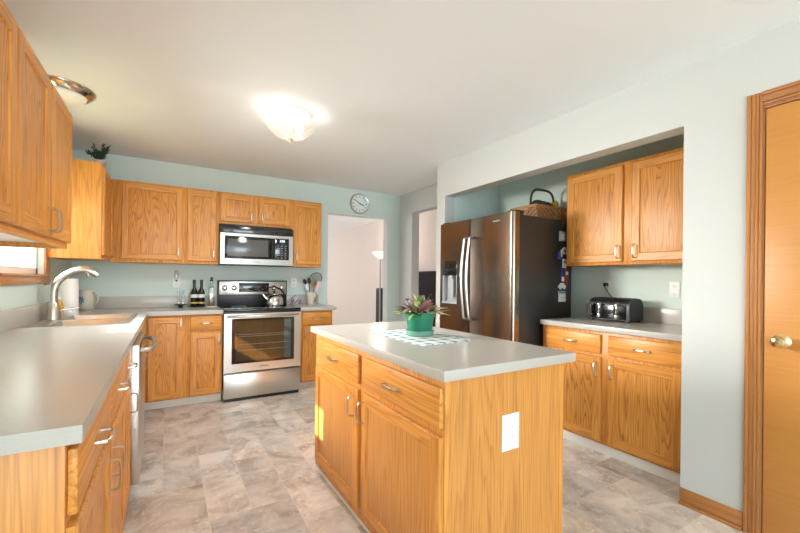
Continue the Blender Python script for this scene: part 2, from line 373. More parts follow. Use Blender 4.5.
def cabinet(name, label, d, plane, a0, a1, z0, z1, back, doors, drawers=(), toe=None, group=None, fw=.056, ends=None, org_z=None):
    """back = coordinate of the wall side; doors (a0,a1,z0,z1,handle_a,handle_z,vertical); drawers (a0,a1,z0,z1,handle)"""
    f = fmap(d, plane); c = f((a0 + a1) / 2, 0, 0)
    bx = back if d[1] == 'X' else c[0]; by = back if d[1] == 'Y' else c[1]
    base = 0 if toe else z0
    loc = ((c[0] + bx) / 2 if d[1] == 'X' else c[0], (c[1] + by) / 2 if d[1] == 'Y' else c[1], base)
    t = T(name, loc, label, 'cabinet', group)
    dep = abs((plane - back)) - .002
    mb = t.mb(); fbox(mb, d, plane, a0, a1, z0, z1, -dep, 0, .0015)
    t.part('carcass', mb, [OZ])
    if toe:
        rec, tz = toe
        mb = t.mb(); fbox(mb, d, plane, a0, a1, 0, z0, -rec - .015, -rec); t.part('toe_board', mb, [TRIMW], label='white toe board')
    for (p0, p1, q0, q1, ha, hz, vert) in doors:
        mb = t.mb(); door_mesh(mb, d, plane, p0, p1, q0, q1, fw=fw); dr = t.part('door', mb, [OZ, OA(d), OP], smooth=25)
        if ha is not None:
            mb = t.mb(); handle_mesh(mb, d, plane + 0, ha, hz, vert); o = t.part('handle', mb, [NICK], dr)
            _shift(o, d, .02)
    for (p0, p1, q0, q1, hv) in drawers:
        mb = t.mb(); fbox(mb, d, plane, p0, p1, q0, q1, 0, .02, .007); dr = t.part('drawer', mb, [OA(d)], smooth=25)
        if hv:
            mb = t.mb(); handle_mesh(mb, d, plane, (p0 + p1) / 2, (q0 + q1) / 2, False); o = t.part('handle', mb, [NICK], dr); _shift(o, d, .02)
    return t
def _shift(o, d, n):
    v = {'+X': (n, 0, 0), '-X': (-n, 0, 0), '-Y': (0, -n, 0), '+Y': (0, n, 0)}[d]
    o.data.transform(Matrix.Translation(v))

def cells(mb, xs, ys, solid, fn, n0, n1, m_front=0, m_back=0, m_edge=0):
    """extruded grid of cells with holes; fn(a,b,n) -> point"""
    V = {}
    def vert(i, j, k):
        if (i, j, k) not in V: V[(i, j, k)] = mb.v(fn(xs[i], ys[j], (n0, n1)[k]))
        return V[(i, j, k)]
    nx, ny = len(xs) - 1, len(ys) - 1
    ok = lambda i, j: 0 <= i < nx and 0 <= j < ny and solid((xs[i] + xs[i + 1]) / 2, (ys[j] + ys[j + 1]) / 2)
    for i in range(nx):
        for j in range(ny):
            if not ok(i, j): continue
            mb.face([vert(i, j, 1), vert(i + 1, j, 1), vert(i + 1, j + 1, 1), vert(i, j + 1, 1)], m_front)
            mb.face([vert(i, j, 0), vert(i, j + 1, 0), vert(i + 1, j + 1, 0), vert(i + 1, j, 0)], m_back)
            for (di, dj, p, q) in ((-1, 0, (i, j), (i, j + 1)), (1, 0, (i + 1, j), (i + 1, j + 1)), (0, -1, (i, j), (i + 1, j)), (0, 1, (i, j + 1), (i + 1, j + 1))):
                if not ok(i + di, j + dj): mb.face([vert(*p, 0), vert(*q, 0), vert(*q, 1), vert(*p, 1)], m_edge)
    return mb
def wall(name, axis, p0, p1, a, z, holes=(), mats=(WHITE, WHITE, WHITE), org=None):
    """p1 side is the front (material 0), p0 the back (1), reveals (2)"""
    a_s = sorted({*a, *[h[0] for h in holes], *[h[1] for h in holes]}); zs = sorted({*z, *[h[2] for h in holes], *[h[3] for h in holes]})
    solid = lambda x, y: not any(h[0] < x < h[1] and h[2] < y < h[3] for h in holes)
    fn = (lambda s, t, n: (n, s, t)) if axis == 'X' else (lambda s, t, n: (s, n, t))
    mb = MB(); cells(mb, a_s, zs, solid, fn, p0, p1, 0, 1, 2)
    o = mb.build(name, list(mats), smooth=0); o['kind'] = 'structure'; return o

# ------------------------------------------------------------------ the setting
XL, YB = -0.785, 4.749          # left wall, back wall
XR = 2.458                      # right wall
CE = 2.44
# floor: grout sheet with a packed pattern of vinyl tiles
mb = MB(); tone = []
g = .2067; gx0, gy0 = .19 - 5 * g, 1.94 - 43 * g
nx, ny = 22, 78; occ = [[False] * ny for _ in range(nx)]; tiles = []
for j in range(ny):
    for i in range(nx):
        if occ[i][j]: continue
        opts = [(2, 2), (2, 1), (1, 2), (1, 1), (2, 2), (2, 2), (1, 2), (2, 1)]; R.shuffle(opts)
        for (a, b) in opts + [(1, 1)]:
            if i + a <= nx and j + b <= ny and not any(occ[i + p][j + q] for p in range(a) for q in range(b)):
                for p in range(a):
                    for q in range(b): occ[i + p][j + q] = True
                tiles.append((i, j, a, b)); break
h = .0017
V4 = [mb.v(p) for p in ((-1.0, -7.2, 0), (3.9, -7.2, 0), (3.9, 10.7, 0), (-1.0, 10.7, 0))]
mb.face(V4, 1); tone.append((.5, .5, .5))
B4 = [mb.v(p) for p in ((-1.0, -7.2, -.1), (3.9, -7.2, -.1), (3.9, 10.7, -.1), (-1.0, 10.7, -.1))]
mb.face(B4[::-1], 1); tone.append((.5, .5, .5))
for i in range(4):
    mb.face([V4[i], B4[i], B4[(i + 1) % 4], V4[(i + 1) % 4]], 1); tone.append((.5, .5, .5))
for (i, j, a, b) in tiles:
    x0, y0 = gx0 + i * g + h, gy0 + j * g + h; x1, y1 = x0 + a * g - 2 * h, y0 + b * g - 2 * h
    mb.face([mb.v(p) for p in ((x0, y0, .0004), (x1, y0, .0004), (x1, y1, .0004), (x0, y1, .0004))], 0); tone.append((R.random(), R.random(), R.random()))
fl = mb.build('floor', [TILE, GROUT], smooth=0, recalc=False); fl['kind'] = 'structure'
at = fl.data.attributes.new('tile_tone', 'FLOAT_COLOR', 'FACE')
for k, c in enumerate(tone): at.data[k].color = (*c, 1)

mb = MB(); mb.box(-1.0, 3.9, -7.2, 10.7, CE, CE + .1); mb.build('ceiling', [CEIL], smooth=0)['kind'] = 'structure'
WY0, WY1, WZ0, WZ1 = 2.865, 3.80, 1.235, 2.06
wall('wall_left', 'X', XL - .13, XL, (-7.1, YB + .12), (0, CE), [(-3.45, -1.35, .02, 2.1), (WY0, WY1, WZ0, WZ1)], (TEAL, FENCE, WHITE))
DX0, DX1, DZ = 1.773, 2.655, 2.083
wall('wall_back', 'Y', YB + .12, YB, (XL, 2.98), (0, CE), [(DX0, DX1, -1, DZ)], (TEAL, BEIGE, WHITE))
wall('wall_right', 'X', XR + .125, XR, (-7.1, 3.32), (0, CE), [(1.02, 3.18, -1, 2.10), (-.10, .687, -1, 2.085)], (WHITE, TEAL, WHITE))
wall('wall_alcove_back', 'X', 3.36, 3.245, (.90, 3.32), (0, CE), (), (TEAL, BEIGE, TEAL))
wall('wall_alcove_near', 'Y', .90, 1.02, (XR + .125, 3.245), (0, CE), (), (TEAL, WHITE, WHITE))
wall('wall_alcove_far', 'Y', 3.32, 3.18, (XR + .125, 3.245), (0, CE), (), (TEAL, WHITE, WHITE))
wall('wall_passage', 'X', 2.98, 2.86, (3.32, YB), (0, CE), [(3.38, 4.43, -1, 2.15)], (WHITE, BEIGE, WHITE))
wall('wall_family', 'X', 3.80, 3.70, (3.2, 10.5), (0, CE), (), (BEIGE, BEIGE, BEIGE))
wall('wall_far', 'Y', 10.6, 10.5, (-1.0, 3.8), (0, CE), (), (BEIGE, BEIGE, BEIGE))
wall('wall_dining', 'X', -.95, -.85, (YB + .12, 10.5), (0, CE), (), (BEIGE, BEIGE, WHITE))
wall('wall_family_near', 'Y', 3.20, 3.32, (3.36, 3.7), (0, CE), (), (BEIGE, BEIGE, BEIGE))
wall('wall_rear', 'Y', -7.1, -7.0, (XL, XR + .125), (0, CE), [(-.75, 2.15, .02, 2.15)], (WHITE, WHITE, WHITE))
# closet behind the right-hand door
wall('wall_closet', 'X', 2.80, 2.70, (-.3, .90), (0, CE), (), (WHITE, WHITE, WHITE))

# baseboard on the right wall, with shoe moulding
mb = MB(); mb.box(XR - .013, XR, 1.02, .745, 0, .088, .004); mb.box(XR - .028, XR - .013, 1.02, .745, 0, .018, .006)
mb.build('baseboard_right', [CASY])['kind'] = 'structure'
mb = MB(); mb.box(XR - .013, XR, -.17, -7.0, 0, .088, .004); mb.build('baseboard_right_near', [CASY])['kind'] = 'structure'
# door casing: stepped colonial profile
def casing(mb, y0, y1, z0, z1, vertical, outer_high=True):
    steps = [(0, .22, .010), (.22, .40, .016), (.40, .72, .013), (.72, 1.0, .018)]
    for s0, s1, tk in steps:
        if vertical: mb.box(XR - tk, XR, y0 + (y1 - y0) * s0, y0 + (y1 - y0) * s1, z0, z1, .003)
        else: mb.box(XR - tk, XR, y0, y1, z0 + (z1 - z0) * s0, z0 + (z1 - z0) * s1, .003)
mb = MB(); casing(mb, .686, .743, 0, 2.149, True); casing(mb, -.10, -.165, 0, 2.149, True); mb.build('trim_1', [CASE])['kind'] = 'structure'
mb = MB(); casing(mb, -.10, .687, 2.085, 2.149, False); mb.build('trim_2', [CASY])['kind'] = 'structure'
mb = MB(); mb.box(XR + .001, XR + .125, .680, .687, 0, 2.085, .001); mb.box(XR, XR + .125, -.10, -.085, 0, 2.085, .001); mb.box(XR, XR + .125, -.10, .687, 2.070, 2.085, .001)
mb.build('trim_3', [CASE])['kind'] = 'structure'
dr = MB(); dr.box(XR + .003, XR + .038, -.083, .676, .012, 2.066, .002)
door = dr.build('door_1', [DOORW], smooth=30); door['kind'] = 'structure'
kb = MB(); ky, kz = .612, .955
kb.lathe((XR + .003, ky, kz), [(0, 0), (.033, 0), (.033, .004), (.026, .010), (.012, .014), (.011, .030), (.020, .036), (.027, .046), (.028, .056), (.022, .066), (.010, .070), (0, .070)], 28, axis=(-1, 0, 0))
kb.build('door_knob', [BRASS], door)['label'] = 'polished brass knob'
sb = MB(); sb.box(XR + .002, XR + .012, .6785, .6805, .93, .985); sb.build('strike_plate', [BRASS], door)

# window over the sink
wd = MB()
for (y0, y1, z0, z1) in ((WY0 - .085, WY0 + .006, WZ0 - .09, WZ1 + .09), (WY1 - .006, WY1 + .105, WZ0 - .075, WZ1 + .09)):
    wd.box(XL, XL + .014, y0, y1, z0, z1, .004); 
wd.box(XL, XL + .016, WY0, WY1, WZ1 - .004, WZ1 + .09, .004)
wd.box(XL, XL + .018, WY0 - .085, WY1 + .105, WZ0 - .065, WZ0 - .006, .004)
wd.box(XL - .13 + .05, XL + .026, WY0 - .0, WY1 + .0, WZ0 - .012, WZ0 + .004, .003)
tw = wd.build('trim_4', [CASY]); tw['kind'] = 'structure'
wf = MB(); gx = XL - .055
for (y0, y1, z0, z1, x0, x1) in ((WY0, WY0 + .045, WZ0, WZ1, gx - .02, gx + .02), (WY1 - .045, WY1, WZ0, WZ1, gx - .02, gx + .02), (WY0, WY1, WZ0, WZ0 + .05, gx - .02, gx + .02), (WY0, WY1, WZ1 - .05, WZ1, gx - .02, gx + .02)):
    wf.box(x0, x1, y0, y1, z0, z1, .004)
win = wf.build('window_1', [WPLAS]); win['kind'] = 'structure'
wp = MB(); wp.box(gx - .003, gx + .003, WY0 + .04, WY1 - .04, WZ0 + .045, WZ1 - .045); wp.build('window_pane', [PANE], win)

# the yard beyond it
mb = MB(); mb.box(-14, -.93, -6, 14, -.45, -.35); mb.build('ground', [GROUND], smooth=0)['kind'] = 'structure'
mb = MB(); mb.box(-1.93, -.92, -7, 14, 2.34, 2.46); mb.build('sun_cut_eave', [FENCE], smooth=0)['kind'] = 'structure'  # unseen eave, added to cut the sun off the upper window
tf = T('vinyl_fence', (-6.0, 12, -.35), 'white vertical-board vinyl fence outside the window over the sink', 'fence')
mb = tf.mb()
for k in range(80): mb.box(-6.02, -5.98, 2 + k * .25, 2 + k * .25 + .242, -.3, 1.75, .004)
tf.part('boards', mb, [FENCE])
mb = tf.mb(); mb.box(-5.98, -5.93, 2, 22, -.2, -.08, .01); mb.box(-5.98, -5.93, 2, 22, 1.62, 1.78, .01); mb.box(-6.05, -5.95, 2, 2.1, -.35, 1.8); mb.box(-6.05, -5.95, 21.9, 22, -.35, 1.8); tf.part('rails', mb, [FENCE])

# ------------------------------------------------------------------ left run
FL = -0.180                     # face-frame plane of the left base run
CZ = .876
BD = (.088, .690); DW_ = (.712, .856)
hz = .625
cabinet('base_cabinet', 'oak base cabinet at the near end of the sink counter, two drawers over two doors', '+X', FL, 1.05, 2.17, .088, CZ, XL,
        [(1.060, 1.600, *BD, 1.560, .575, True), (1.632, 2.158, *BD, 1.672, .575, True)],
        [(1.060, 1.600, *DW_, True), (1.632, 2.158, *DW_, True)], toe=(.07, 0), group='oak base cabinets')
cabinet('base_cabinet', 'narrow oak base cabinet between the two-drawer cabinet and the dishwasher', '+X', FL, 2.17, 2.465, .088, CZ, XL,
        [(2.182, 2.455, *BD, 2.405, .575, True)], [(2.182, 2.455, *DW_, True)], toe=(.07, 0), group='oak base cabinets')
cabinet('base_cabinet', 'oak sink base cabinet past the dishwasher, under the steel sink', '+X', FL, 3.085, 4.10, .088, .70, XL,
        [(3.12, 3.53, *BD, 3.495, .575, True), (3.55, 3.96, *BD, 3.585, .575, True)], [(3.12, 3.96, .702, .856, False)], toe=(.07, 0), group='oak base cabinets')
# upper part of the sink base: only a front rail, so that the bowls hang free
o = bpy.data.objects
sink_base = [x for x in COL.objects if x.type == 'EMPTY' and x.get('label', '').startswith('oak sink base')][0]
mb = MB(sink_base.location); mb.box(FL - .02, FL, 3.085, 4.10, .70, CZ)
mb.build('face_rail', [OY], sink_base)

# dishwasher
t = T('dishwasher', (-.47, 2.777, 0), 'stainless steel dishwasher under the sink counter, with a bowed bar handle', 'dishwasher')
mb = t.mb(); mb.box(XL + .03, FL - .005, 2.475, 3.075, .10, .87); t.part('body', mb, [BLACK])
mb = t.mb(); mb.box(FL - .003, -.124, 2.477, 3.073, .115, .862, .006); dwd = t.part('door', mb, [STEEL])
mb = t.mb(); mb.box(FL - .004, -.1235, 2.481, 3.069, .800, .860, .004); t.part('control_strip', mb, [BGLASS], dwd)
mb = t.mb()
pts = [(-.124, 2.525, .825), (-.104, 2.528, .825), (-.086, 2.545, .825)] + [(-.084 + .022 * math.sin(math.pi * k / 12), 2.545 + .465 * k / 12, .825) for k in range(1, 12)] + [(-.086, 3.01, .825), (-.104, 3.027, .825), (-.124, 3.03, .825)]
mb.tube(pts, .013, 12, 0, up=(0, 0, 1)); t.part('handle', mb, [STEEL], dwd)
mb = t.mb(); mb.box(FL - .08, FL - .06, 2.475, 3.075, 0, .10); t.part('toe_board', mb, [BLACK])

# worktop (left and back-left) with the sink cut-out, and backsplash
SX0, SX1, SY0, SY1 = -.735, -.215, 3.08, 3.92
XF, YN, YF = -.15, 1.03, 4.114
def l_counter():
    xs = [XL + .002, SX0 + .012, SX1 - .012, XF, .470]; ys = [YN, SY0 + .012, SY1 - .012, YF, YB - .002]
    def solid(x, y):
        if SX0 < x < SX1 and SY0 < y < SY1: return False
        return x < XF or y > YF
    return xs, ys, solid
tl = T('worktop', (-.47, 2.9, CZ), 'long grey laminate worktop with the sink, running along the left wall and the back wall', 'worktop')
xs, ys, solid = l_counter(); mb = tl.mb()
cells(mb, xs, ys, solid, lambda a, b, n: (a, b, n), CZ, .914, 0, 0, 1); tl.part('slab', mb, [LAM, LAME], smooth=0)
def splash(lb, x0, x1, y0, y1, z0=.9145):
    mb = MB(((x0 + x1) / 2, (y0 + y1) / 2, z0)); mb.box(x0, x1, y0, y1, z0, 1.030, .002)
    tag(mb.build('backsplash', [LAM]), lb, 'backsplash', 'laminate backsplash strips')
splash('grey laminate backsplash strip under the sink window along the left wall', XL + .002, XL + .021, YN, YB - .003)
splash('grey laminate backsplash strip behind the bottles on the back wall', XL + .022, .468, YB - .021, YB - .002)
splash('short grey laminate backsplash strip behind the utensil crock', 1.236, 1.648, YB - .021, YB - .002, .915)
splash('grey laminate backsplash strip behind the toaster', 3.224, 3.243, 1.024, 2.095)

# sink
t = T('sink', ((SX0 + SX1) / 2, (SY0 + SY1) / 2, .72), 'double-bowl stainless steel sink set into the worktop under the window', 'sink')
mb = t.mb(); ym = 3.50; rz = .9185
xs = [SX0, SX0 + .11, SX1 - .03, SX1]; ys = [SY0, SY0 + .03, ym - .02, ym + .02, SY1 - .03, SY1]
hole = lambda x, y: xs[1] < x < xs[2] and (ys[1] < y < ys[2] or ys[3] < y < ys[4])
cells(mb, xs, ys, lambda x, y: not hole(x, y), lambda a, b, n: (a, b, n), .9142, rz)
t.part('rim', mb, [SINKS], smooth=0)
for y0, y1 in ((ys[1], ys[2]), (ys[3], ys[4])):
    mb = t.mb(); x0, x1 = xs[1], xs[2]
    def ring(z, e): return [mb.v(p) for p in ((x0 + e, y0 + e, z), (x1 - e, y0 + e, z), (x1 - e, y1 - e, z), (x0 + e, y1 - e, z))]
    prev = ring(rz, 0)
    for z, e in ((.905, .008), (.78, .022), (.755, .035), (.745, .06)):
        nxt = ring(z, e)
        for i in range(4): mb.face([prev[i], prev[(i + 1) % 4], nxt[(i + 1) % 4], nxt[i]])
        prev = nxt
    mb.face(prev)
    mb.lathe(((x0 + x1) / 2, (y0 + y1) / 2, .7455), [(0, .001), (.02, .001), (.04, .002), (.042, 0)], 20)
    t.part('bowl', mb, [SINKS], smooth=60, recalc=False)

# faucet
fx, fy = -.690, 3.60
t = T('faucet', (fx, fy, rz), 'brushed nickel kitchen faucet with an arched spout behind the sink', 'faucet')
mb = t.mb(); mb.lathe((fx, fy, rz), [(0, 0), (.046, 0), (.046, .006), (.043, .02), (.038, .07), (.030, .105), (.024, .12), (0, .12)], 24); t.part('base', mb, [NICK])
P = [(fx, fy, rz + .115), (fx, fy, rz + .18), (fx + .006, fy, rz + .235), (fx + .026, fy, rz + .278), (fx + .062, fy, rz + .315), (fx + .105, fy, rz + .343), (fx + .150, fy, rz + .357), (fx + .190, fy, rz + .353), (fx + .222, fy, rz + .335), (fx + .245, fy, rz + .312)]
mb = t.mb(); mb.tube(P, [.023, .022, .022, .023, .024, .026, .027, .027, .025, .019], 14); sp = t.part('spout', mb, [NICK])
mb = t.mb(); mb.lathe((fx + .19, fy, rz + .330), [(0, -.022), (.013, -.02), (.015, 0), (0, .0)], 14); t.part('spray_head', mb, [NICK], sp)
mb = t.mb(); mb.tube([(fx + .02, fy + .01, rz + .055), (fx + .055, fy + .02, rz + .07), (fx + .10, fy + .03, rz + .072), (fx + .135, fy + .035, rz + .080)], [.012, .010, .008, .006], 10)
mb.ball((fx + .03, fy + .01, rz + .058), .018); t.part('lever', mb, [CHROME])
# soap dispenser pump next to the faucet, soap bottle, towel roll, jug
t = T('soap_pump', (-.69, 3.765, rz), 'small chrome pump of a built-in soap dispenser beside the faucet', 'soap dispenser')
mb = t.mb(); mb.lathe((-.69, 3.765, rz), [(0, 0), (.018, 0), (.018, .008), (.012, .012), (.008, .02), (.008, .05), (0, .05)], 16); t.part('stem', mb, [CHROME])
mb = t.mb(); mb.tube([(-.69, 3.765, rz + .048), (-.67, 3.765, rz + .056), (-.63, 3.765, rz + .054), (-.61, 3.765, rz + .045)], [.007, .007, .006, .005], 10); t.part('nozzle', mb, [CHROME])
t = T('soap_bottle', (-.715, 3.90, .914), 'amber bottle of dish soap standing behind the faucet', 'bottle')
mb = t.mb(); mb.lathe((-.715, 3.90, .914), [(0, 0), (.024, 0), (.027, .006), (.027, .07), (.023, .10), (.011, .120), (.010, .132), (0, .132)], 18); t.part('body', mb, [AMBER])
mb = t.mb(); mb.lathe((-.715, 3.90, 1.046), [(0, 0), (.012, 0), (.012, .018), (.006, .022), (.005, .032), (0, .032)], 14); t.part('cap', mb, [WPLAS])
px, py = -.690, 4.05
t = T('paper_towel_roll', (px, py, .914), 'white paper towel roll on a stand behind the faucet', 'paper towels')
mb = t.mb(); mb.lathe((px, py, .914), [(0, 0), (.072, 0), (.072, .008), (.06, .012), (0, .012)], 28); mb.lathe((px, py, .926), [(.006, 0), (.006, .31), (.010, .315), (.014, .325), (.010, .337), (0, .34)], 14); t.part('stand', mb, [WPLAS])
mb = t.mb(); mb.lathe((px, py, .927), [(.02, 0), (.066, 0), (.067, .003), (.067, .277), (.066, .28), (.02, .28), (.02, 0)], 36); t.part('roll', mb, [PAPER])
jx, jy = -.655, 4.58
t = T('jug', (jx, jy, .9143), 'cream pottery jug with a blue flower in the back corner of the worktop', 'jug')
mb = t.mb(); mb.lathe((jx, jy, .9143), [(0, 0), (.058, 0), (.066, .008), (.078, .05), (.078, .10), (.068, .15), (.060, .178), (.062, .19), (.058, .19), (.056, .176), (.062, .15), (.0, .14)], 30); t.part('body', mb, [JUGM])
cd = Vector((math.cos(YAW), -math.sin(YAW), 0)); cf = Vector((-math.sin(YAW) + .1, -math.cos(YAW), 0)).normalized()
mb = t.mb(); c0 = Vector((jx, jy, .9143)); mb.tube([c0 + cd * .060 + Vector((0, 0, .155)), c0 + cd * .09 + Vector((0, 0, .165)), c0 + cd * .118 + Vector((0, 0, .140)), c0 + cd * .118 + Vector((0, 0, .09)), c0 + cd * .095 + Vector((0, 0, .055)), c0 + cd * .072 + Vector((0, 0, .045))], [.009, .009, .009, .009, .009, .009], 10); t.part('handle', mb, [JUGM])
mb = t.mb(); fc = c0 + cf * .0775 + cd * .012 + Vector((0, 0, .095))
for k in range(8):
    a = k * math.pi / 4 + .2; dv = cd * math.cos(a) + Vector((0, 0, 1)) * math.sin(a)
    q = Matrix((dv, cf.cross(dv), cf)).transposed()
    mb.ball(fc + dv * .024 - cf * .002, .016, .0065, .003, rot=q, seg=10)
mb.ball(fc, .009, seg=10); t.part('flower_motif', mb, [BLUEM], label='blue painted flower')
# small white bracket at the window's far casing
t = T('wall_bracket', (XL, 4.0, 1.37), 'small white bracket on the wall between the window and the corner cabinet', 'bracket')
mb = t.mb(); mb.box(XL, XL + .016, 3.935, 3.99, 1.365, 1.44, .005); t.part('plate', mb, [WPLAS])
mb = t.mb(); mb.tube([(XL + .012, 3.96, 1.42), (XL + .035, 3.96, 1.42), (XL + .045, 3.96, 1.405)], [.010, .010, .012], 10); t.part('peg', mb, [WPLAS])

# ------------------------------------------------------------------ left uppers
UL = -.468; UB, UT = 1.372, 2.122
dz = (1.402, 2.092)
cabinet('wall_cabinet', 'oak wall cabinet at the left edge of the photo, nearest the camera', '+X', UL, .92, 1.828, UB + .03, UT, XL,
        [(.935, 1.365, *dz, 1.335, 1.47, True), (1.385, 1.818, *dz, 1.415, 1.47, True)], group='oak wall cabinets')
lc = cabinet('wall_cabinet', 'oak wall cabinet on the left with two tall doors and a pair of adjoining handles', '+X', UL, 1.828, 2.715, UB + .03, UT, XL,
        [(1.838, 2.262, *dz, 2.232, 1.475, True), (2.278, 2.705, *dz, 2.308, 1.475, True)], group='oak wall cabinets')
# recessed pale underside with an end lip
for e_ in [x for x in COL.objects if x.type == 'EMPTY' and x.get('category') == 'cabinet' and x.location.x < -.5 and x.location.z > 1 and x.location.y < 2.5]:
    y0, y1 = (.92, 1.828) if e_.location.y < 1.6 else (1.828, 2.715)
    mb = MB(e_.location)
    mb.box(XL + .003, UL - .020, y1 - .019, y1 - .0005, UB, UB + .0305); mb.box(XL + .003, UL - .020, y0 + .0005, y0 + .019, UB, UB + .0305); mb.box(UL - .0195, UL - .0004, y0 + .0003, y1 - .0003, UB, UB + .0305)
    mb.build('bottom_rail', [OY], e_)
    mb = MB(e_.location); mb.box(XL + .003, UL - .021, y0 + .02, y1 - .02, UB + .026, UB + .0295); mb.build('underside', [WPLAS], e_)['label'] = 'white underside'
cabinet('wall_cabinet', 'oak wall cabinet in the back left corner, its end panel beside the window', '+X', -.455, 3.835, 4.39, 1.366, 2.13, XL,
        [(3.85, 4.38, 1.40, 2.10, 4.335, 1.47, True)], group='oak wall cabinets')
# plant on top of it
t = T('artificial_plant', (-.50, 4.10, 2.13), 'dark green sprigs in a small pale pot on the corner wall cabinet', 'plant')
mb = t.mb(); mb.lathe((-.50, 4.10, 2.13), [(0, 0), (.03, 0), (.045, .06), (.048, .075), (.042, .075), (.04, .065), (0, .06)], 20); t.part('pot', mb, [GREYC])
mb = t.mb()
for k in range(16):
    a = R.uniform(0, 6.28); ln = R.uniform(.10, .19); tl_ = R.uniform(.15, .8)
    d = Vector((math.cos(a) * math.sin(tl_), math.sin(a) * math.sin(tl_), math.cos(tl_))); b0 = Vector((-.50, 4.10, 2.19))
    pts = [b0 + d * ln * q + Vector((0, 0, -.03 * q * q)) for q in (0, .35, .7, 1)]; mb.tube(pts, [.003, .0025, .002, .001], 5)
    for q in range(14):
        s_ = .25 + .75 * q / 14; p = b0 + d * ln * s_ + Vector((0, 0, -.03 * s_ * s_)); dd = (d * .7 + Vector((R.uniform(-1, 1), R.uniform(-1, 1), R.uniform(-.6, 1)))).normalized()
        mb.tube([p, p + dd * .014, p + dd * .03], [.003, .005, .001], 4)
t.part('foliage', mb, [LDARK])

# ------------------------------------------------------------------ back run
FB = 4.134 + .02                # frame plane of the back base cabinets
cabinet('base_cabinet', 'oak corner base cabinet with one tall door left of the drawer unit', '-Y', FB, -.186, .160, .088, CZ, YB,
        [(-.150, .130, .100, .858, .108, .79, True)], toe=(.07, 0), group='oak base cabinets')
cabinet('base_cabinet', 'narrow oak base cabinet with a drawer, against the left side of the range', '-Y', FB, .160, .468, .088, CZ, YB,
        [(.186, .456, .10, .700, .432, .63, True)], [(.186, .456, .722, .860, True)], toe=(.07, 0), group='oak base cabinets')
cabinet('base_cabinet', 'narrow oak base cabinet with a drawer, right of the range beside the doorway', '-Y', FB, 1.236, 1.612, .088, CZ, YB,
        [(1.262, 1.590, .10, .700, 1.290, .63, True)], [(1.262, 1.590, .722, .860, True)], toe=(.07, 0), group='oak base cabinets')
tr = T('worktop', (1.44, 4.43, CZ), 'short grey laminate worktop between the range and the doorway', 'worktop')
mb = tr.mb(); mb.box(1.234, 1.650, YF, YB - .002, CZ, .9128, .001, 1); mb.box(1.2345, 1.6495, YF + .0005, YB - .002, .9125, .914, 0, 0); tr.part('slab', mb, [LAM, LAME])
FU = 4.419
u = [('oak wall cabinet on the back wall with one wide door, next to the corner', -.455, .140, 1.366, 2.13, [(-.372, .122, 1.395, 2.108, .088, 1.47, True)]),
     ('narrow oak wall cabinet left of the microwave', .140, .455, 1.366, 2.13, [(.162, .430, 1.395, 2.108, .400, 1.47, True)]),
     ('short oak wall cabinet with two small doors above the microwave', .455, 1.212, 1.795, 2.13, [(.466, .800, 1.822, 2.108, .768, 1.89, True), (.846, 1.186, 1.822, 2.108, .880, 1.89, True)]),
     ('narrow oak wall cabinet right of the microwave', 1.212, 1.568, 1.366, 2.13, [(1.234, 1.556, 1.395, 2.108, 1.262, 1.47, True)])]
for lb, a0, a1, z0, z1, ds in u:
    cabinet('wall_cabinet', lb, '-Y', FU, a0, a1, z0, z1, YB, ds, group='oak wall cabinets', fw=.05)

# microwave
X0, X1, MF = .459, 1.208, 4.345
t = T('microwave', (.8335, 4.54, 1.366), 'stainless and black microwave mounted above the range', 'microwave')
mb = t.mb(); mb.box(X0, X1, MF + .035, YB, 1.366, 1.793, .002); t.part('housing', mb, [BLACK])
mb = t.mb(); mb.box(X0, X1, MF - .003, MF + .035, 1.698, 1.777, .003)
for k in range(4): mb.box(X0 + .02, X1 - .02, MF - .006, MF - .002, 1.708 + k * .016, 1.712 + k * .016)
t.part('vent_grille', mb, [BGLASS])
mb = t.mb(); cells(mb, [X0, .502, 1.164, X1], [1.372, 1.432, 1.668, 1.697], lambda x, z: not (.502 < x < 1.164 and 1.432 < z < 1.668), lambda a, b, n: (a, n, b), MF + .034, MF); 
t.part('front_frame', mb, [plain('microwave_steel', (0.36, 0.34, 0.315), 0.34, 1.0)], smooth=0)
mb = t.mb(); mb.box(.503, .972, MF + .004, MF + .033, 1.433, 1.667, .003); dm = t.part('door', mb, [BGLASS])
mb = t.mb(); mb.box(.528, .940, MF + .002, MF + .006, 1.458, 1.640, .001); t.part('window', mb, [plain('microwave_window', (0.11, 0.11, 0.11), 0.12)], dm, label='grey see-through window')
mb = t.mb(); mb.tube([(.985, MF + .01, 1.46), (.985, MF - .018, 1.468), (.985, MF - .024, 1.50), (.985, MF - .024, 1.60), (.985, MF - .018, 1.632), (.985, MF + .01, 1.64)], .009, 10, up=(1, 0, 0)); t.part('handle', mb, [BLACK], dm)
mb = t.mb(); mb.box(1.012, 1.163, MF + .004, MF + .033, 1.433, 1.667, .003); cp = t.part('control_panel', mb, [BGLASS])
mb = t.mb()
for r_ in range(6):
    for c_ in range(3): mb.box(1.035 + c_ * .040, 1.057 + c_ * .040, MF + .0025, MF + .006, 1.450 + r_ * .027, 1.458 + r_ * .027)
t.part('buttons', mb, [DIM], cp)
def text(s, size, mat, parent, org, M, ext=.0006, name='lettering'):
    c = bpy.data.curves.new(name, 'FONT'); c.body = s; c.size = size; c.extrude = ext; c.align_x = 'CENTER'; c.align_y = 'CENTER'
    ob = bpy.data.objects.new(name, c); me = bpy.data.meshes.new_from_object(ob); bpy.data.objects.remove(ob)
    me.transform(M); me.transform(Matrix.Translation(-Vector(org))); me.materials.clear(); me.materials.append(mat)
    o = bpy.data.objects.new(name, me); COL.objects.link(o); o.parent = parent; return o
RX = Matrix.Rotation(math.pi / 2, 4, 'X')
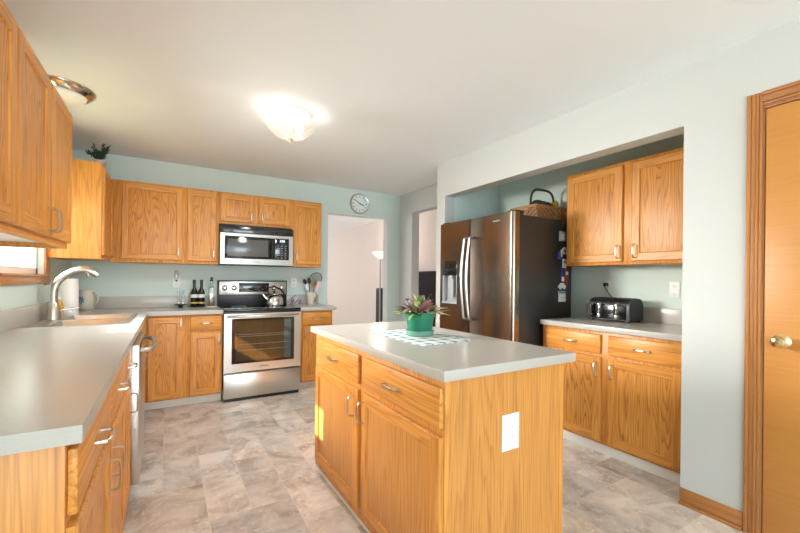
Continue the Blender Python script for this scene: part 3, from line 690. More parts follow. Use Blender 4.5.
text('3:50', .034, DIGIT, cp, t.loc, Matrix.Translation((1.090, MF + .002, 1.640)) @ RX, name='clock_digits')
mb = t.mb(); mb.box(.80, .86, MF - .002, MF + .001, 1.395, 1.405); t.part('badge', mb, [DIM])

# range
GX0, GX1, GF = .475, 1.230, 4.094
t = T('range', (.8525, 4.42, 0), 'stainless steel electric range with a black glass cooktop and a windowed oven door', 'range')
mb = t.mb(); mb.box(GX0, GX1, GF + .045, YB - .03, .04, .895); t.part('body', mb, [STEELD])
mb = t.mb(); mb.box(GX0 - .001, GX1 + .001, GF - .004, YB - .06, .893, .916, .005); ct = t.part('cooktop', mb, [BGLASS])
for cx_, cy_, r_ in ((.67, 4.26, .10), (.67, 4.52, .075), (1.04, 4.26, .09), (1.04, 4.52, .075)):
    mb = t.mb(); mb.lathe((cx_, cy_, .9162), [(r_ - .004, 0), (r_ - .004, .0005), (r_, .0005), (r_, 0)], 40); t.part('burner_ring', mb, [DIM], ct)
# oven door with window opening
mb = t.mb(); cells(mb, [GX0, .545, 1.160, GX1], [.292, .372, .822, .872], lambda x, z: not (.545 < x < 1.16 and .372 < z < .822), lambda a, b, n: (a, n, b), GF + .042, GF)
od = t.part('oven_door', mb, [STEEL], smooth=0)
mb = t.mb(); mb.box(GX0 - .0, GX1 + .0, GF - .002, GF + .04, .872, .892, .004); t.part('trim_strip', mb, [BLACK])
mb = t.mb(); cells(mb, [.545, .577, 1.128, 1.160], [.372, .394, .800, .822], lambda x, z: not (.577 < x < 1.128 and .394 < z < .800), lambda a, b, n: (a, n, b), GF + .041, GF + .001); t.part('window_border', mb, [BGLASS], od, smooth=0)
OWIN = plain('oven_window', (0.030, 0.035, 0.024), 0.03, spec=1.0, coat=1.0)
mb = t.mb(); mb.box(.577, 1.128, GF + .006, GF + .012, .394, .800); t.part('oven_window', mb, [OWIN], od, smooth=0)
mb = t.mb()
for z_ in (.50, .56, .64, .66): mb.box(.60, 1.10, GF + .0055, GF + .0062, z_, z_ + .003)
t.part('rack_lines', mb, [DIM], od)
mb = t.mb(); mb.tube([(GX0 + .035, GF + .005, .846), (GX0 + .035, GF - .032, .846), (GX0 + .05, GF - .042, .846), (GX1 - .05, GF - .042, .846), (GX1 - .035, GF - .032, .846), (GX1 - .035, GF + .005, .846)], .011, 12, up=(0, 0, 1)); t.part('door_handle', mb, [STEEL], od)
mb = t.mb(); mb.box(.81, .90, GF - .0015, GF + .001, .325, .337); t.part('badge', mb, [DIM], od)
mb = t.mb(); mb.box(GX0, GX1, GF, GF + .042, .035, .272, .003); t.part('storage_drawer', mb, [STEEL])
mb = t.mb(); mb.box(GX0 + .01, GX1 - .01, GF + .02, GF + .05, .0, .05); t.part('kick_plate', mb, [BLACK])
BY = 4.668
mb = t.mb(); mb.box(GX0, GX1, BY, YB - .002, .90, 1.200, .006); bgd = t.part('backguard', mb, [BLACK])
mb = t.mb(); mb.box(GX0 + .012, GX1 - .012, BY - .006, BY + .002, 1.040, 1.188, .003); t.part('control_fascia', mb, [STEEL], bgd)
mb = t.mb(); mb.box(.690, 1.020, BY - .009, BY - .003, 1.070, 1.172, .002); t.part('display', mb, [BGLASS], bgd)
for k in range(8):
    mb = t.mb(); mb.box(.71 + k * .038, .727 + k * .038, BY - .0098, BY - .0085, 1.095 + .03 * (k % 2), 1.099 + .03 * (k % 2)); t.part('display_print', mb, [DIM], bgd)  # printed dashes of the display, one part per dash
for kx in (.545, .640, 1.078, 1.165):
    mb = t.mb(); mb.lathe((kx, BY - .005, 1.115), [(0, .0), (.030, 0), (.030, .004), (.024, .010), (.022, .026), (.016, .030), (0, .030)], 22, axis=(0, -1, 0)); mb.box(kx - .003, kx + .003, BY - .038, BY - .030, 1.098, 1.132, .001); t.part('knob', mb, [CHROME], bgd)

# kettle
kx, ky, kz = 1.045, 4.50, .9168
t = T('kettle', (kx, ky, kz), 'shiny steel kettle with a black arched handle on the back right burner', 'kettle')
mb = t.mb(); mb.lathe((kx, ky, kz), [(0, 0), (.085, 0), (.098, .008), (.100, .03), (.094, .075), (.078, .108), (.05, .125), (.03, .128), (0, .128)], 32); t.part('body', mb, [CHROME])
mb = t.mb(); mb.lathe((kx, ky, kz + .126), [(0, .0), (.042, .0), (.038, .010), (.012, .014), (.010, .02), (.015, .030), (.010, .038), (0, .038)], 20, mlist=[0, 0, 0, 1, 1, 1, 1]); t.part('lid', mb, [CHROME, BLACK])
mb = t.mb(); mb.tube([(kx - .075, ky - .01, kz + .07), (kx - .11, ky - .012, kz + .10), (kx - .13, ky - .014, kz + .135)], [.024, .018, .012], 12); t.part('spout', mb, [CHROME])
mb = t.mb(); mb.tube([(kx - .05, ky, kz + .118), (kx - .075, ky, kz + .17), (kx - .06, ky, kz + .205), (kx, ky, kz + .215), (kx + .07, ky, kz + .185), (kx + .105, ky, kz + .135), (kx + .108, ky, kz + .105)], [.006, .008, .010, .011, .011, .010, .008], 10, up=(0, 1, 0)); t.part('handle', mb, [BLACK])

# back counter items
def bottle(x, lb):
    t = T('bottle', (x, 4.62, .914), lb, 'bottle', 'dark bottles on the back worktop')
    mb = t.mb(); mb.lathe((x, 4.62, .914), [(0, 0), (.031, 0), (.034, .005), (.034, .150), (.030, .172), (.016, .198), (.0135, .215), (.0135, .268), (.0155, .27), (.0155, .285), (0, .286)], 24); b = t.part('glass', mb, [BOTTLE])
    mb = t.mb(); mb.lathe((x, 4.62, .914), [(.0344, .100), (.0344, .136)], 24); t.part('label_band', mb, [LABELW], label='white label band')
    mb = t.mb(); mb.lathe((x, 4.62, .914), [(.0344, .038), (.0344, .054)], 24); t.part('gold_band', mb, [GOLD], label='gold band')
    mb = t.mb(); mb.lathe((x, 4.62, .914), [(.014, .222), (.0145, .270), (.0162, .271), (.0162, .288), (0, .289)], 20); t.part('capsule', mb, [BLACK])
bottle(.243, 'dark bottle with white label, left of the matching pair on the back worktop')
bottle(.310, 'dark bottle with white label, right of the matching pair on the back worktop')
ox = .407
t = T('oil_bottle', (ox, 4.62, .9215), 'clear square bottle half full of olive oil with a black stopper', 'bottle')
mb = t.mb(); mb.box(ox - .031, ox + .031, 4.589, 4.651, .9218, 1.120, .006); mb.lathe((ox, 4.62, 1.119), [(.026, 0), (.013, .024), (.012, .058), (.015, .060), (.015, .068), (0, .068)], 18); t.part('glass', mb, [CLEAR])
mb = t.mb(); mb.box(ox - .028, ox + .028, 4.592, 4.648, .925, 1.012, .004); t.part('oil', mb, [OIL])
mb = t.mb(); mb.lathe((ox, 4.62, 1.187), [(0, 0), (.016, 0), (.016, .018), (.010, .022), (.012, .045), (0, .048)], 16); t.part('stopper', mb, [BLACK])
t = T('coaster', (ox, 4.62, .9142), 'cream tile coaster under the bottle of olive oil', 'coaster')
mb = t.mb(); mb.box(ox - .055, ox + .055, 4.565, 4.675, .9142, .9215, .002); t.part('tile', mb, [CERAM])
gx_, gy_ = .118, 4.60
t = T('salt_and_pepper_stand', (gx_, gy_, .914), 'small dark stand with two clear glass tubes left of the dark bottles', 'condiment stand')
mb = t.mb(); mb.lathe((gx_, gy_, .914), [(0, 0), (.03, 0), (.02, .010), (.02, .02), (.055, .026), (.058, .034), (0, .034)], 24); t.part('base', mb, [BLACK])
for s_ in (-1, 1):
    mb = t.mb(); mb.lathe((gx_ + s_ * .020, gy_, .948), [(0, 0), (.013, 0), (.013, .14), (.011, .145), (.0, .148)], 14); t.part('tube', mb, [CLEAR])
    mb = t.mb(); mb.lathe((gx_ + s_ * .020, gy_, .950), [(0, 0), (.010, 0), (.010, .018), (0, .02)], 12); t.part('salt', mb, [LABELW])
# outlets
def outlet(d, plane, a, z, lb, w=.07, h=.115, extra=None):
    f = fmap(d, plane); t = T('wall_outlet', f(a, z - h / 2, 0), lb, 'outlet', 'white wall outlets')
    mb = t.mb(); fbox(mb, d, plane, a - w / 2, a + w / 2, z - h / 2, z + h / 2, 0, .006, .002); t.part('plate', mb, [WPLAS])
    for s_ in (-1, 1):
        mb = t.mb(); fbox(mb, d, plane, a - .017, a + .017, z + s_ * .026 - .014, z + s_ * .026 + .014, .005, .008, .0015)
        so = t.part('socket', mb, [WPLAS])
        mb = t.mb()
        for q in (-.006, .006): fbox(mb, d, plane, a + q - .0012, a + q + .0012, z + s_ * .026 - .002, z + s_ * .026 + .007, .0075, .0084)
        fbox(mb, d, plane, a - .002, a + .002, z + s_ * .026 - .009, z + s_ * .026 - .005, .0075, .0084); t.part('slots', mb, [BLACK], so)
    return t
outlet('-Y', YB, .080, 1.178, 'wall outlet above the back worktop, left of the dark bottles, with a plug-in warmer')
outlet('-Y', YB, 1.336, 1.176, 'wall outlet above the back worktop, right of the range')
outlet('-X', 3.245, 1.910, 1.178, 'wall outlet behind the toaster, with a black plug in it')
outlet('-X', 3.245, 1.395, 1.172, 'wall outlet right of the toaster, with nothing plugged in')
t = T('plug_in_warmer', (.080, YB - .012, 1.20), 'small clear plug-in air freshener on the left back outlet', 'air freshener')
mb = t.mb(); mb.lathe((.080, YB - .032, 1.20), [(0, 0), (.012, .002), (.02, .02), (.022, .035), (.020, .09), (.014, .10), (0, .10)], 16); t.part('vial', mb, [CLEAR])
mb = t.mb(); mb.box(.066, .094, YB - .034, YB - .0085, 1.194, 1.222, .004); t.part('plug', mb, [WPLAS])
mb = t.mb(); mb.ball((.080, YB - .032, 1.192), .010, seg=10); t.part('tip', mb, [BLACK])
# lidded jar and utensil crock
t = T('lidded_jar', (1.325, 4.62, .9145), 'small grey lidded jar with purple decoration right of the range', 'jar')
mb = t.mb(); mb.lathe((1.325, 4.62, .9145), [(0, 0), (.04, 0), (.052, .02), (.054, .05), (.048, .078), (.046, .082), (0, .082)], 24); t.part('body', mb, [GREYC])
mb = t.mb(); mb.lathe((1.325, 4.62, .9965), [(0, 0), (.048, 0), (.044, .010), (.02, .018), (.008, .022), (.012, .034), (0, .038)], 22); t.part('lid', mb, [GREYC])
mb = t.mb()
for k in range(9):
    a = -2.6 + k * .30; mb.ball((1.325 + .052 * math.cos(a), 4.62 + .052 * math.sin(a), .955 + .016 * math.sin(k * 2.1)), .010, .010, .013, seg=8)
t.part('flower_motif', mb, [PURPLE], label='purple painted flowers')
ux, uy = 1.507, 4.60
t = T('utensil_crock', (ux, uy, .9145), 'cream ceramic crock holding cooking utensils beside the doorway', 'crock')
mb = t.mb(); mb.lathe((ux, uy, .9145), [(0, 0), (.040, 0), (.044, .01), (.058, .07), (.066, .130), (.067, .148), (.061, .148), (.058, .12), (.04, .015), (0, .012)], 26); t.part('body', mb, [CERAM])
mb = t.mb(); lf = Vector((ux + .034, uy - .046, .975))
for k in range(5): mb.ball(lf + Vector((.004 * k * (-1) ** k, -.002 * k, .012 * k - .02)), .004, .006, .010, seg=8)
t.part('leaf_motif', mb, [LDARK], label='dark painted leaf')
def utensil(name, lb, top, draw, mat, hm=None, foot=(0, 0)):
    t = T(name, (ux + foot[0], uy + foot[1], .929), lb, 'kitchen utensil', 'utensils in the crock')
    b0 = Vector((ux + foot[0], uy + foot[1], .929)); tp = Vector(top); d = (tp - b0).normalized()
    mb = t.mb(); mb.tube([b0, b0.lerp(tp, .5), tp], [.005, .005, .005], 8); t.part('stem', mb, [hm or mat])
    mb = t.mb(); draw(mb, tp, d); t.part('head', mb, [mat]); return t
def spoon(rx, rz, dx=(1, 0, 0)):
    def f(mb, p, d):
        s_ = Vector(dx); n = s_.cross(d).normalized(); q = Matrix((s_, n, d)).transposed(); mb.ball(p + d * rz * .8, rx, .006, rz, rot=q, seg=12)
    return f
def strainer(mb, p, d):
    c = p + d * .075; s_ = Vector((1, 0, 0)); n = s_.cross(d).normalized()
    mb.tube([c + (s_ * math.cos(a) + d * math.sin(a)) * .078 for a in [2 * math.pi * k / 28 for k in range(29)]], .004, 6)
    for k in range(-4, 5):
        o_ = k * .016; hh = math.sqrt(max(.0001, .076 ** 2 - o_ ** 2))
        mb.tube([c + s_ * o_ - d * hh, c + s_ * o_ + n * .012, c + s_ * o_ + d * hh], .0011, 4); mb.tube([c + d * o_ - s_ * hh, c + d * o_ + n * .012, c + d * o_ + s_ * hh], .0011, 4)
def spat(hw, hh):
    def f(mb, p, d):
        s_ = Vector((1, 0, 0)); n = s_.cross(d).normalized(); mb.obox(p + d * hh, s_ * hw, n * .003, d * hh, bev=.002)
    return f
utensil('strainer', 'round black wire strainer, the tallest utensil in the crock', (ux + .055, uy + .03, 1.155), strainer, BLACK, BLACK, (.008, .012))
utensil('serving_spoon', 'black serving spoon leaning left in the crock', (ux - .075, uy - .01, 1.165), spoon(.024, .034), BLACK, BLACK, (-.015, -.006))
utensil('slotted_spoon', 'black ladle standing in the middle of the crock', (ux - .020, uy + .02, 1.175), spoon(.026, .036), BLACK, BLACK, (-.004, .014))
utensil('mixing_spoon', 'white spoon hanging over the left rim of the crock', (ux - .052, uy - .035, 1.085), spoon(.020, .046), WPLAS, WPLAS, (-.012, -.016))
utensil('wooden_spatula', 'brown wooden spatula in front of the strainer', (ux + .032, uy - .005, 1.125), spat(.022, .035), WOODU, WOODU, (.004, -.004))
utensil('rubber_spatula', 'pale pink spatula on the right of the crock', (ux + .072, uy - .025, 1.11), spat(.024, .045), PINKP, WPLAS, (.018, -.014))
# the clock
kc = (2.212, YB, 2.249)
t = T('wall_clock', kc, 'round silver-rimmed wall clock above the doorway', 'clock')
mb = t.mb(); mb.lathe(kc, [(0, 0), (.138, 0), (.142, .010), (.140, .026), (.130, .034), (.120, .030), (.118, .016), (0, .016)], 48, axis=(0, -1, 0)); t.part('rim', mb, [plain('clock_rim', (0.55, 0.57, 0.57), 0.3, 0.9)])
mb = t.mb(); mb.lathe(kc, [(0, .0175), (.117, .0175), (.117, .016)], 48, axis=(0, -1, 0)); fc_ = t.part('dial', mb, [FACE])
mb = t.mb()
for k in range(12):
    a = k * math.pi / 6; c = Vector((kc[0] + .095 * math.sin(a), kc[1] - .0185, kc[2] + .095 * math.cos(a))); dv = Vector((math.sin(a), 0, math.cos(a))); sv = Vector((math.cos(a), 0, -math.sin(a)))
    mb.obox(c, sv * .004, Vector((0, .001, 0)), dv * .010)
t.part('hour_marks', mb, [BLACK], fc_)
for nm, ang, ln, wd_ in (('hour_hand', math.radians(107), .062, .0055), ('minute_hand', math.radians(303), .088, .0035)):
    mb = t.mb(); dv = Vector((math.sin(ang), 0, math.cos(ang))); sv = Vector((math.cos(ang), 0, -math.sin(ang)))
    mb.obox(Vector((kc[0], kc[1] - .021, kc[2])) + dv * ln * .42, sv * wd_, Vector((0, .001, 0)), dv * ln * .58); t.part(nm, mb, [BLACK])

# ------------------------------------------------------------------ island
IX0, IX1, IY0, IY1 = .835, 1.490, 1.068, 2.432
t = T('kitchen_island', ((IX0 + IX1) / 2, (IY0 + IY1) / 2, 0), 'oak kitchen island cabinet standing in the middle of the floor', 'kitchen island')
mb = t.mb(); mb.box(IX0 + .004, IX1 - .003, IY0 + .008, IY1 - .006, .02, CZ); t.part('carcass', mb, [OE])
mb = t.mb(); mb.box(IX0 + .022, IX1 - .026, IY0 + .003, IY0 + .009, .02, CZ - .001, 0); t.part('end_panel', mb, [OE])
for x0, x1 in ((IX0 + .0005, IX0 + .022), (IX1 - .026, IX1)):
    mb = t.mb(); mb.box(x0, x1, IY0, IY0 + .02, .012, CZ - .0005, .003); t.part('corner_post', mb, [OZ])
mb = t.mb(); mb.box(IX0 + .02, IX1 - .02, IY1 - .007, IY1, .02, CZ - .001); t.part('end_panel', mb, [OE])
mb = t.mb(); mb.box(IX0, IX0 + .005, IY0 + .004, IY1 - .003, .022, CZ - .0005, .001); t.part('face_frame', mb, [OZ])
mb = t.mb(); mb.box(IX0 + .0005, IX1 - .01, IY0 + .01, IY1 - .008, 0, .021); t.part('toe_board', mb, [TRIMW], label='white toe board')
IF = IX0
for (p0, p1, ha) in ((1.748, 2.385, 1.808), (1.073, 1.706, 1.690)):
    ha = 1.795 if p0 > 1.7 else 1.680
    mb = t.mb(); door_mesh(mb, '-X', IF, p0, p1, .076, .672); d_ = t.part('door', mb, [OZ, OY, OE], smooth=25)
    mb = t.mb(); handle_mesh(mb, '-X', IF, ha, .582, True); o_ = t.part('handle', mb, [NICK], d_); _shift(o_, '-X', .02)
for (p0, p1) in ((1.748, 2.365), (1.073, 1.706)):
    mb = t.mb(); fbox(mb, '-X', IF, p0, p1, .700, .846, 0, .02, .007); d_ = t.part('drawer', mb, [OY], smooth=25)
    mb = t.mb(); handle_mesh(mb, '-X', IF, (p0 + p1) / 2 + .01, .775, False); o_ = t.part('handle', mb, [NICK], d_); _shift(o_, '-X', .02)
pl = (1.161, .630); mb = t.mb(); fbox(mb, '-Y', IY0 + .003, pl[0] - .047, pl[0] + .047, pl[1] - .071, pl[1] + .071, 0, .006, .002); op = t.part('outlet_plate', mb, [WPLAS], label='white outlet plate')
mb = t.mb(); fbox(mb, '-Y', IY0 - .003, pl[0] - .017, pl[0] + .017, pl[1] - .034, pl[1] + .034, 0, .002, .001); t.part('socket', mb, [WPLAS], op)
mb = t.mb()
for s_ in (-.018, .018):
    for q in (-.006, .006): fbox(mb, '-Y', IY0 - .005, pl[0] + q - .001, pl[0] + q + .001, pl[1] + s_ - .003, pl[1] + s_ + .005, 0, .0006)
t.part('slots', mb, [DIM], op)
t = T('worktop', (1.167, 1.75, CZ), 'grey laminate worktop on the kitchen island', 'worktop')
mb = t.mb(); mb.box(.8065, 1.528, 1.0386, 2.4615, CZ, .9128, .001, 1); mb.box(.807, 1.5275, 1.0391, 2.461, .9125, .914, 0, 0); t.part('slab', mb, [LAM, LAME])
# placemat
t = T('placemat', (1.175, 1.76, .914), 'blue and white plaid placemat under the green plant pot', 'placemat')
mb = t.mb(); x0, x1, y0, y1 = 1.022, 1.335, 1.500, 2.020; poly = []
def edge(p, q, n):
    p, q = Vector(p), Vector(q); d = (q - p) / n; nn = Vector((d.y, -d.x, 0)).normalized()
    for k in range(n):
        for s_ in range(6):
            f_ = s_ / 6; poly.append(tuple((p + d * (k + f_) + nn * .010 * math.sin(math.pi * f_))[:2]))
edge((x0, y0, 0), (x1, y0, 0), 9); edge((x1, y0, 0), (x1, y1, 0), 14); edge((x1, y1, 0), (x0, y1, 0), 9); edge((x0, y1, 0), (x0, y0, 0), 14)
mb.prism(poly, lambda a, b, n: (a, b, n), .9142, .9175); t.part('cloth', mb, [MATC], smooth=0)
# potted plant
qx, qy, qz = 1.205, 1.775, .9177
t = T('potted_plant', (qx, qy, qz), 'potted plant with mauve and cream leaves in a green plastic pot on the island', 'plant')
mb = t.mb(); mb.lathe((qx, qy, qz + .006), [(0, 0), (.062, 0), (.066, .004), (.079, .092), (.085, .094), (.088, .122), (.082, .122), (.078, .1), (0, .098)], 36); t.part('pot', mb, [GREENP])
mb = t.mb(); mb.lathe((qx, qy, qz), [(0, 0), (.070, 0), (.075, .004), (.077, .030), (.074, .030), (.070, .006), (0, .005)], 36); t.part('saucer', mb, [SAUCER], label='pale translucent green saucer')
mb = t.mb(); mb.lathe((qx, qy, qz + .104), [(0, .008), (.05, .006), (.078, 0)], 24); t.part('soil', mb, [SOIL])
mb = t.mb()
def leaf(mb, b0, dirv, ln, wd, droop, m):
    d = Vector(dirv).normalized(); s_ = d.cross(Vector((0, 0, 1))).normalized(); rows = []
    for k in range(8):
        f_ = k / 7; c = b0 + d * ln * f_ + Vector((0, 0, -droop * ln * f_ * f_)); w_ = wd * (math.sin(math.pi * min(1, f_ * .93 + .07)) ** .8) * (1.0 if f_ < .45 else 1.05 - .25 * (f_ - .45)); w_ = max(w_, .001)
        up = s_.cross(d).normalized(); rows.append([mb.v(c - s_ * w_ + up * w_ * .35), mb.v(c), mb.v(c + s_ * w_ + up * w_ * .35)])
    for k in range(7):
        for i in range(2): mb.face([rows[k][i], rows[k][i + 1], rows[k + 1][i + 1], rows[k + 1][i]], m)
for k in range(120):
    a = k * 2.399 + R.uniform(-.3, .3); q = (k + .5) / 120; el = 1.35 * (1 - q) ** .8 + R.uniform(-.12, .12)
    ln = R.uniform(.060, .098) + (.022 if q > .65 else 0)
    d = Vector((math.cos(a) * math.cos(el), math.sin(a) * math.cos(el), math.sin(el)))
    b0 = Vector((qx, qy, qz + .118 + .050 * (1 - q) * R.random())) + Vector((math.cos(a), math.sin(a), 0)) * (.012 + .055 * q)
    m = R.choice((0, 0, 0, 1, 1, 3, 2)) if q < .6 else R.choice((2, 2, 0, 1, 3, 0))
    mb.tube([Vector((qx, qy, qz + .11)), b0.lerp(Vector((qx, qy, qz + .11)), .4), b0 + d * .008], .0018, 5, 3)
    leaf(mb, b0, d, ln, R.uniform(.013, .021), R.uniform(.0, .5), m)
lv = Vector((-.86, .5, 0))
leaf(mb, Vector((qx, qy, qz + .13)) + lv * .05, lv + Vector((0, 0, .55)), .10, .022, .2, 4); leaf(mb, Vector((qx, qy, qz + .13)) + lv * .04, lv + Vector((.3, .2, .8)), .085, .022, .2, 4)
t.part('foliage', mb, [LPINK, LPINK2, LCREAM, LGREEN, LMAG], smooth=60, recalc=False)
mb = t.mb(); fb = Vector((qx, qy, qz + .195)) + lv * .072
for k in range(5): mb.ball(fb + Vector((.006 * math.cos(k * 1.26), .006 * math.sin(k * 1.26), .004)), .005, seg=8)
mb.tube([Vector((qx, qy, qz + .11)) + lv * .04, fb], .002, 5); t.part('flower', mb, [BLUE], label='small violet flower')

# ------------------------------------------------------------------ fridge and alcove
AY0, AY1 = 2.152, 3.108; FX = 2.352
t = T('refrigerator', (2.74, 2.63, 0), 'side-by-side stainless steel refrigerator with black sides in the alcove', 'refrigerator')
mb = t.mb(); mb.box(FX + .075, 3.10, AY0 + .004, AY1 - .004, .03, 1.765, .004); t.part('cabinet', mb, [FSIDE], label='black side panels')
mb = t.mb(); mb.box(FX + .12, 3.05, AY0 + .02, AY1 - .02, 0, .035); t.part('plinth', mb, [BLACK])
ysplit = 2.672
DSP = (2.850, 3.072, 1.000, 1.415)
# freezer door with dispenser opening
mb = t.mb(); cells(mb, [ysplit + .004, DSP[0], DSP[1], AY1], [.05, DSP[2], DSP[3], 1.785], lambda y, z: not (DSP[0] < y < DSP[1] and DSP[2] < z < DSP[3]), lambda a, b, n: (n, a, b), FX + .070, FX + .002)
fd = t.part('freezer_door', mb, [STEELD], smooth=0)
mb = t.mb(); mb.box(FX - .0005, FX + .068, DSP[0], DSP[1], 1.275, DSP[3], .003); t.part('dispenser_panel', mb, [BGLASS], fd)
mb = t.mb(); x_ = FX + .055
for (a, b, c, d, e, f_) in ((x_, FX + .068, DSP[0], DSP[1], DSP[2], 1.275), (FX + .004, x_, DSP[0], DSP[0] + .012, DSP[2], 1.275), (FX + .004, x_, DSP[1] - .012, DSP[1], DSP[2], 1.275), (FX - .004, x_, DSP[0], DSP[1], DSP[2], DSP[2] + .018)):
    mb.box(a, b, c, d, e, f_, .002)
t.part('dispenser_recess', mb, [GREYP], fd)
mb = t.mb(); mb.box(FX + .018, FX + .035, 2.925, 2.985, 1.06, 1.24, .006); mb.box(FX + .01, FX + .05, 2.935, 2.975, 1.235, 1.275, .004); t.part('paddle', mb, [GREYP], fd)
# right door: rounded leading edge
mb = t.mb(); poly = [(FX + .070, AY0), (FX + .070, ysplit - .004), (FX + .006, ysplit - .004), (FX, ysplit - .012)]
for k in range(9):
    a = k / 8 * math.pi / 2; poly.append((FX + .032 - .032 * math.cos(a), AY0 + .032 - .032 * math.sin(a)))
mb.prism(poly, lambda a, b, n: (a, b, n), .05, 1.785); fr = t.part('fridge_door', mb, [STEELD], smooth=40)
for nm, yh, pr, sgn in (('handle', ysplit + .034, fd, 1), ('handle', ysplit - .034, fr, -1)):
    mb = t.mb(); n_ = 16
    pts = [(FX + .004, yh, .872), (FX - .022, yh, .876)] + [(FX - .034 - .034 * math.sin(math.pi * k / n_), yh, .885 + .72 * k / n_) for k in range(n_ + 1)] + [(FX - .022, yh, 1.614), (FX + .004, yh, 1.618)]
    mb.tube(pts, .013, 10, 0, flat=.010, up=(0, 1, 0)); t.part(nm, mb, [CHROME if False else STEEL], pr)
mb = t.mb(); mb.box(FX - .0012, FX + .001, 2.30, 2.38, 1.722, 1.732); t.part('badge', mb, [DIM], fr)
for y0 in (AY0 + .01, AY1 - .09):
    mb = t.mb(); mb.box(FX + .02, FX + .13, y0, y0 + .08, 1.7655 if True else 0, 1.800, .006); t.part('hinge_cover', mb, [FSIDE])

# magnets and papers on the fridge's side
def magnet(x, z, w_, h_, mats, lb, parts, th=.006):
    y = AY0 + .004; t = T('fridge_magnet', (x, y, z), lb, 'magnet', 'things stuck on the refrigerator side')
    mb = t.mb(); mb.box(x - w_ / 2, x + w_ / 2, y - th, y, z - h_ / 2, z + h_ / 2, .0015); t.part('backing', mb, [mats])
    for (nm, dx, dz_, ww, hh, mt) in parts:
        mb = t.mb(); mb.box(x + dx - ww / 2, x + dx + ww / 2, y - th - .002, y - th + .001, z + dz_ - hh / 2, z + dz_ + hh / 2); t.part(nm, mb, [mt])
magnet(2.962, 1.622, .085, .085, GREYP, 'grey square photo magnet, the highest thing on the refrigerator side', [('picture', .005, -.005, .045, .05, LABELW)])
y = AY0 + .004
t = T('fridge_magnet', (2.935, y, 1.455), 'round blue clip magnet on the refrigerator side', 'magnet', 'things stuck on the refrigerator side')
mb = t.mb(); mb.lathe((2.935, y, 1.455), [(0, 0), (.036, 0), (.038, .008), (.026, .016), (0, .018)], 22, axis=(0, -1, 0)); t.part('disc', mb, [BLUE])
mb = t.mb(); mb.box(2.928, 2.942, y - .022, y - .012, 1.44, 1.50, .003); t.part('clip', mb, [LABELW])
t = T('fridge_magnet', (2.995, y, 1.50), 'white and red round magnet above the oak cabinet corner on the refrigerator side', 'magnet', 'things stuck on the refrigerator side')
mb = t.mb(); mb.lathe((2.992, y, 1.495), [(0, 0), (.032, 0), (.034, .006), (0, .008)], 22, axis=(0, -1, 0)); t.part('disc', mb, [LABELW])
mb = t.mb(); mb.box(2.975, 3.01, y - .010, y - .007, 1.488, 1.503); t.part('stripe', mb, [RED])
magnet(2.995, 1.385, .05, .08, LABELW, 'white card magnet just above the blue and red pair', [('print', 0, .01, .03, .02, DIM)])
magnet(2.972, 1.282, .042, .13, BLUE, 'tall blue and white magnet on the refrigerator side', [('print', 0, -.035, .034, .04, LABELW)])
magnet(3.028, 1.268, .042, .135, RED, 'tall red and white magnet beside the blue one', [('print', 0, .03, .034, .03, LABELW)])
cz_ = 1.186
t = T('fridge_magnet', (2.966, y, cz_), 'white car-shaped magnet on the refrigerator side', 'magnet', 'things stuck on the refrigerator side')
mb = t.mb(); mb.prism([(-.05, -.018), (.05, -.018), (.052, .004), (.034, .008), (.022, .026), (-.024, .026), (-.036, .008), (-.052, .002)], lambda a, b, n: (2.966 + a, n, cz_ + b), y, y - .006); t.part('car_body', mb, [LABELW], smooth=0)
mb = t.mb()
for q in (-.028, .028): mb.lathe((2.966 + q, y - .004, cz_ - .018), [(0, 0), (.012, 0), (.012, .005), (0, .005)], 14, axis=(0, -1, 0))
t.part('wheels', mb, [LABELW])
magnet(2.966, 1.098 - .005, .095, .092, LABELW, 'white notepad with a teal heading, lowest on the refrigerator side', [('heading', 0, .035, .088, .018, TEALP), ('ruling', 0, -.012, .070, .002, DIM)])

# basket on top of the fridge
bx0, bx1, by0, by1, bz0, bz1 = 2.80, 3.20, 2.27, 2.52, 1.7665, 1.895
bc = Vector((3.0, 2.395, 0))
t = T('wicker_basket', (3.0, 2.395, bz0), 'brown woven basket with a tall handle on top of the refrigerator', 'basket')
def brect(z, e=0):
    f_ = (z - bz0) / (bz1 - bz0); hx = .205 + .055 * f_ + e; hy = .115 + .03 * f_ + e; return hx, hy
mb = t.mb(); hx, hy = brect(bz0); mb.box(3.0 - hx, 3.0 + hx, 2.395 - hy, 2.395 + hy, bz0, bz0 + .006)
rows = 7
for r_ in range(rows):
    z0 = bz0 + (bz1 - bz0) * r_ / rows; z1 = bz0 + (bz1 - bz0) * (r_ + 1) / rows - .002; hx, hy = brect((z0 + z1) / 2)
    for (p, q, nn) in (((-hx, -hy), (hx, -hy), 16), ((hx, -hy), (hx, hy), 9), ((hx, hy), (-hx, hy), 16), ((-hx, hy), (-hx, -hy), 9)):
        p, q = Vector((*p, 0)), Vector((*q, 0)); d = (q - p) / nn; o_ = Vector((d.y, -d.x, 0)).normalized()
        for k in range(nn):
            off = .004 if (k + r_) % 2 else -.003
            mb.obox(bc + p + d * (k + .5) + o_ * off + Vector((0, 0, (z0 + z1) / 2)), d * .47, o_ * .003, Vector((0, 0, (z1 - z0) / 2)), bev=.0015)
t.part('woven_sides', mb, [WICKER], smooth=30)
mb = t.mb(); hx, hy = brect(bz1, .006)
cells(mb, [3.0 - hx, 3.0 - hx + .014, 3.0 + hx - .014, 3.0 + hx], [2.395 - hy, 2.395 - hy + .014, 2.395 + hy - .014, 2.395 + hy], lambda x, y_: not (abs(x - 3.0) < hx - .014 and abs(y_ - 2.395) < hy - .014), lambda a, b, n: (a, b, n), bz1 - .018, bz1 + .006); t.part('rim', mb, [WICKER], smooth=0)
mb = t.mb(); hp = []
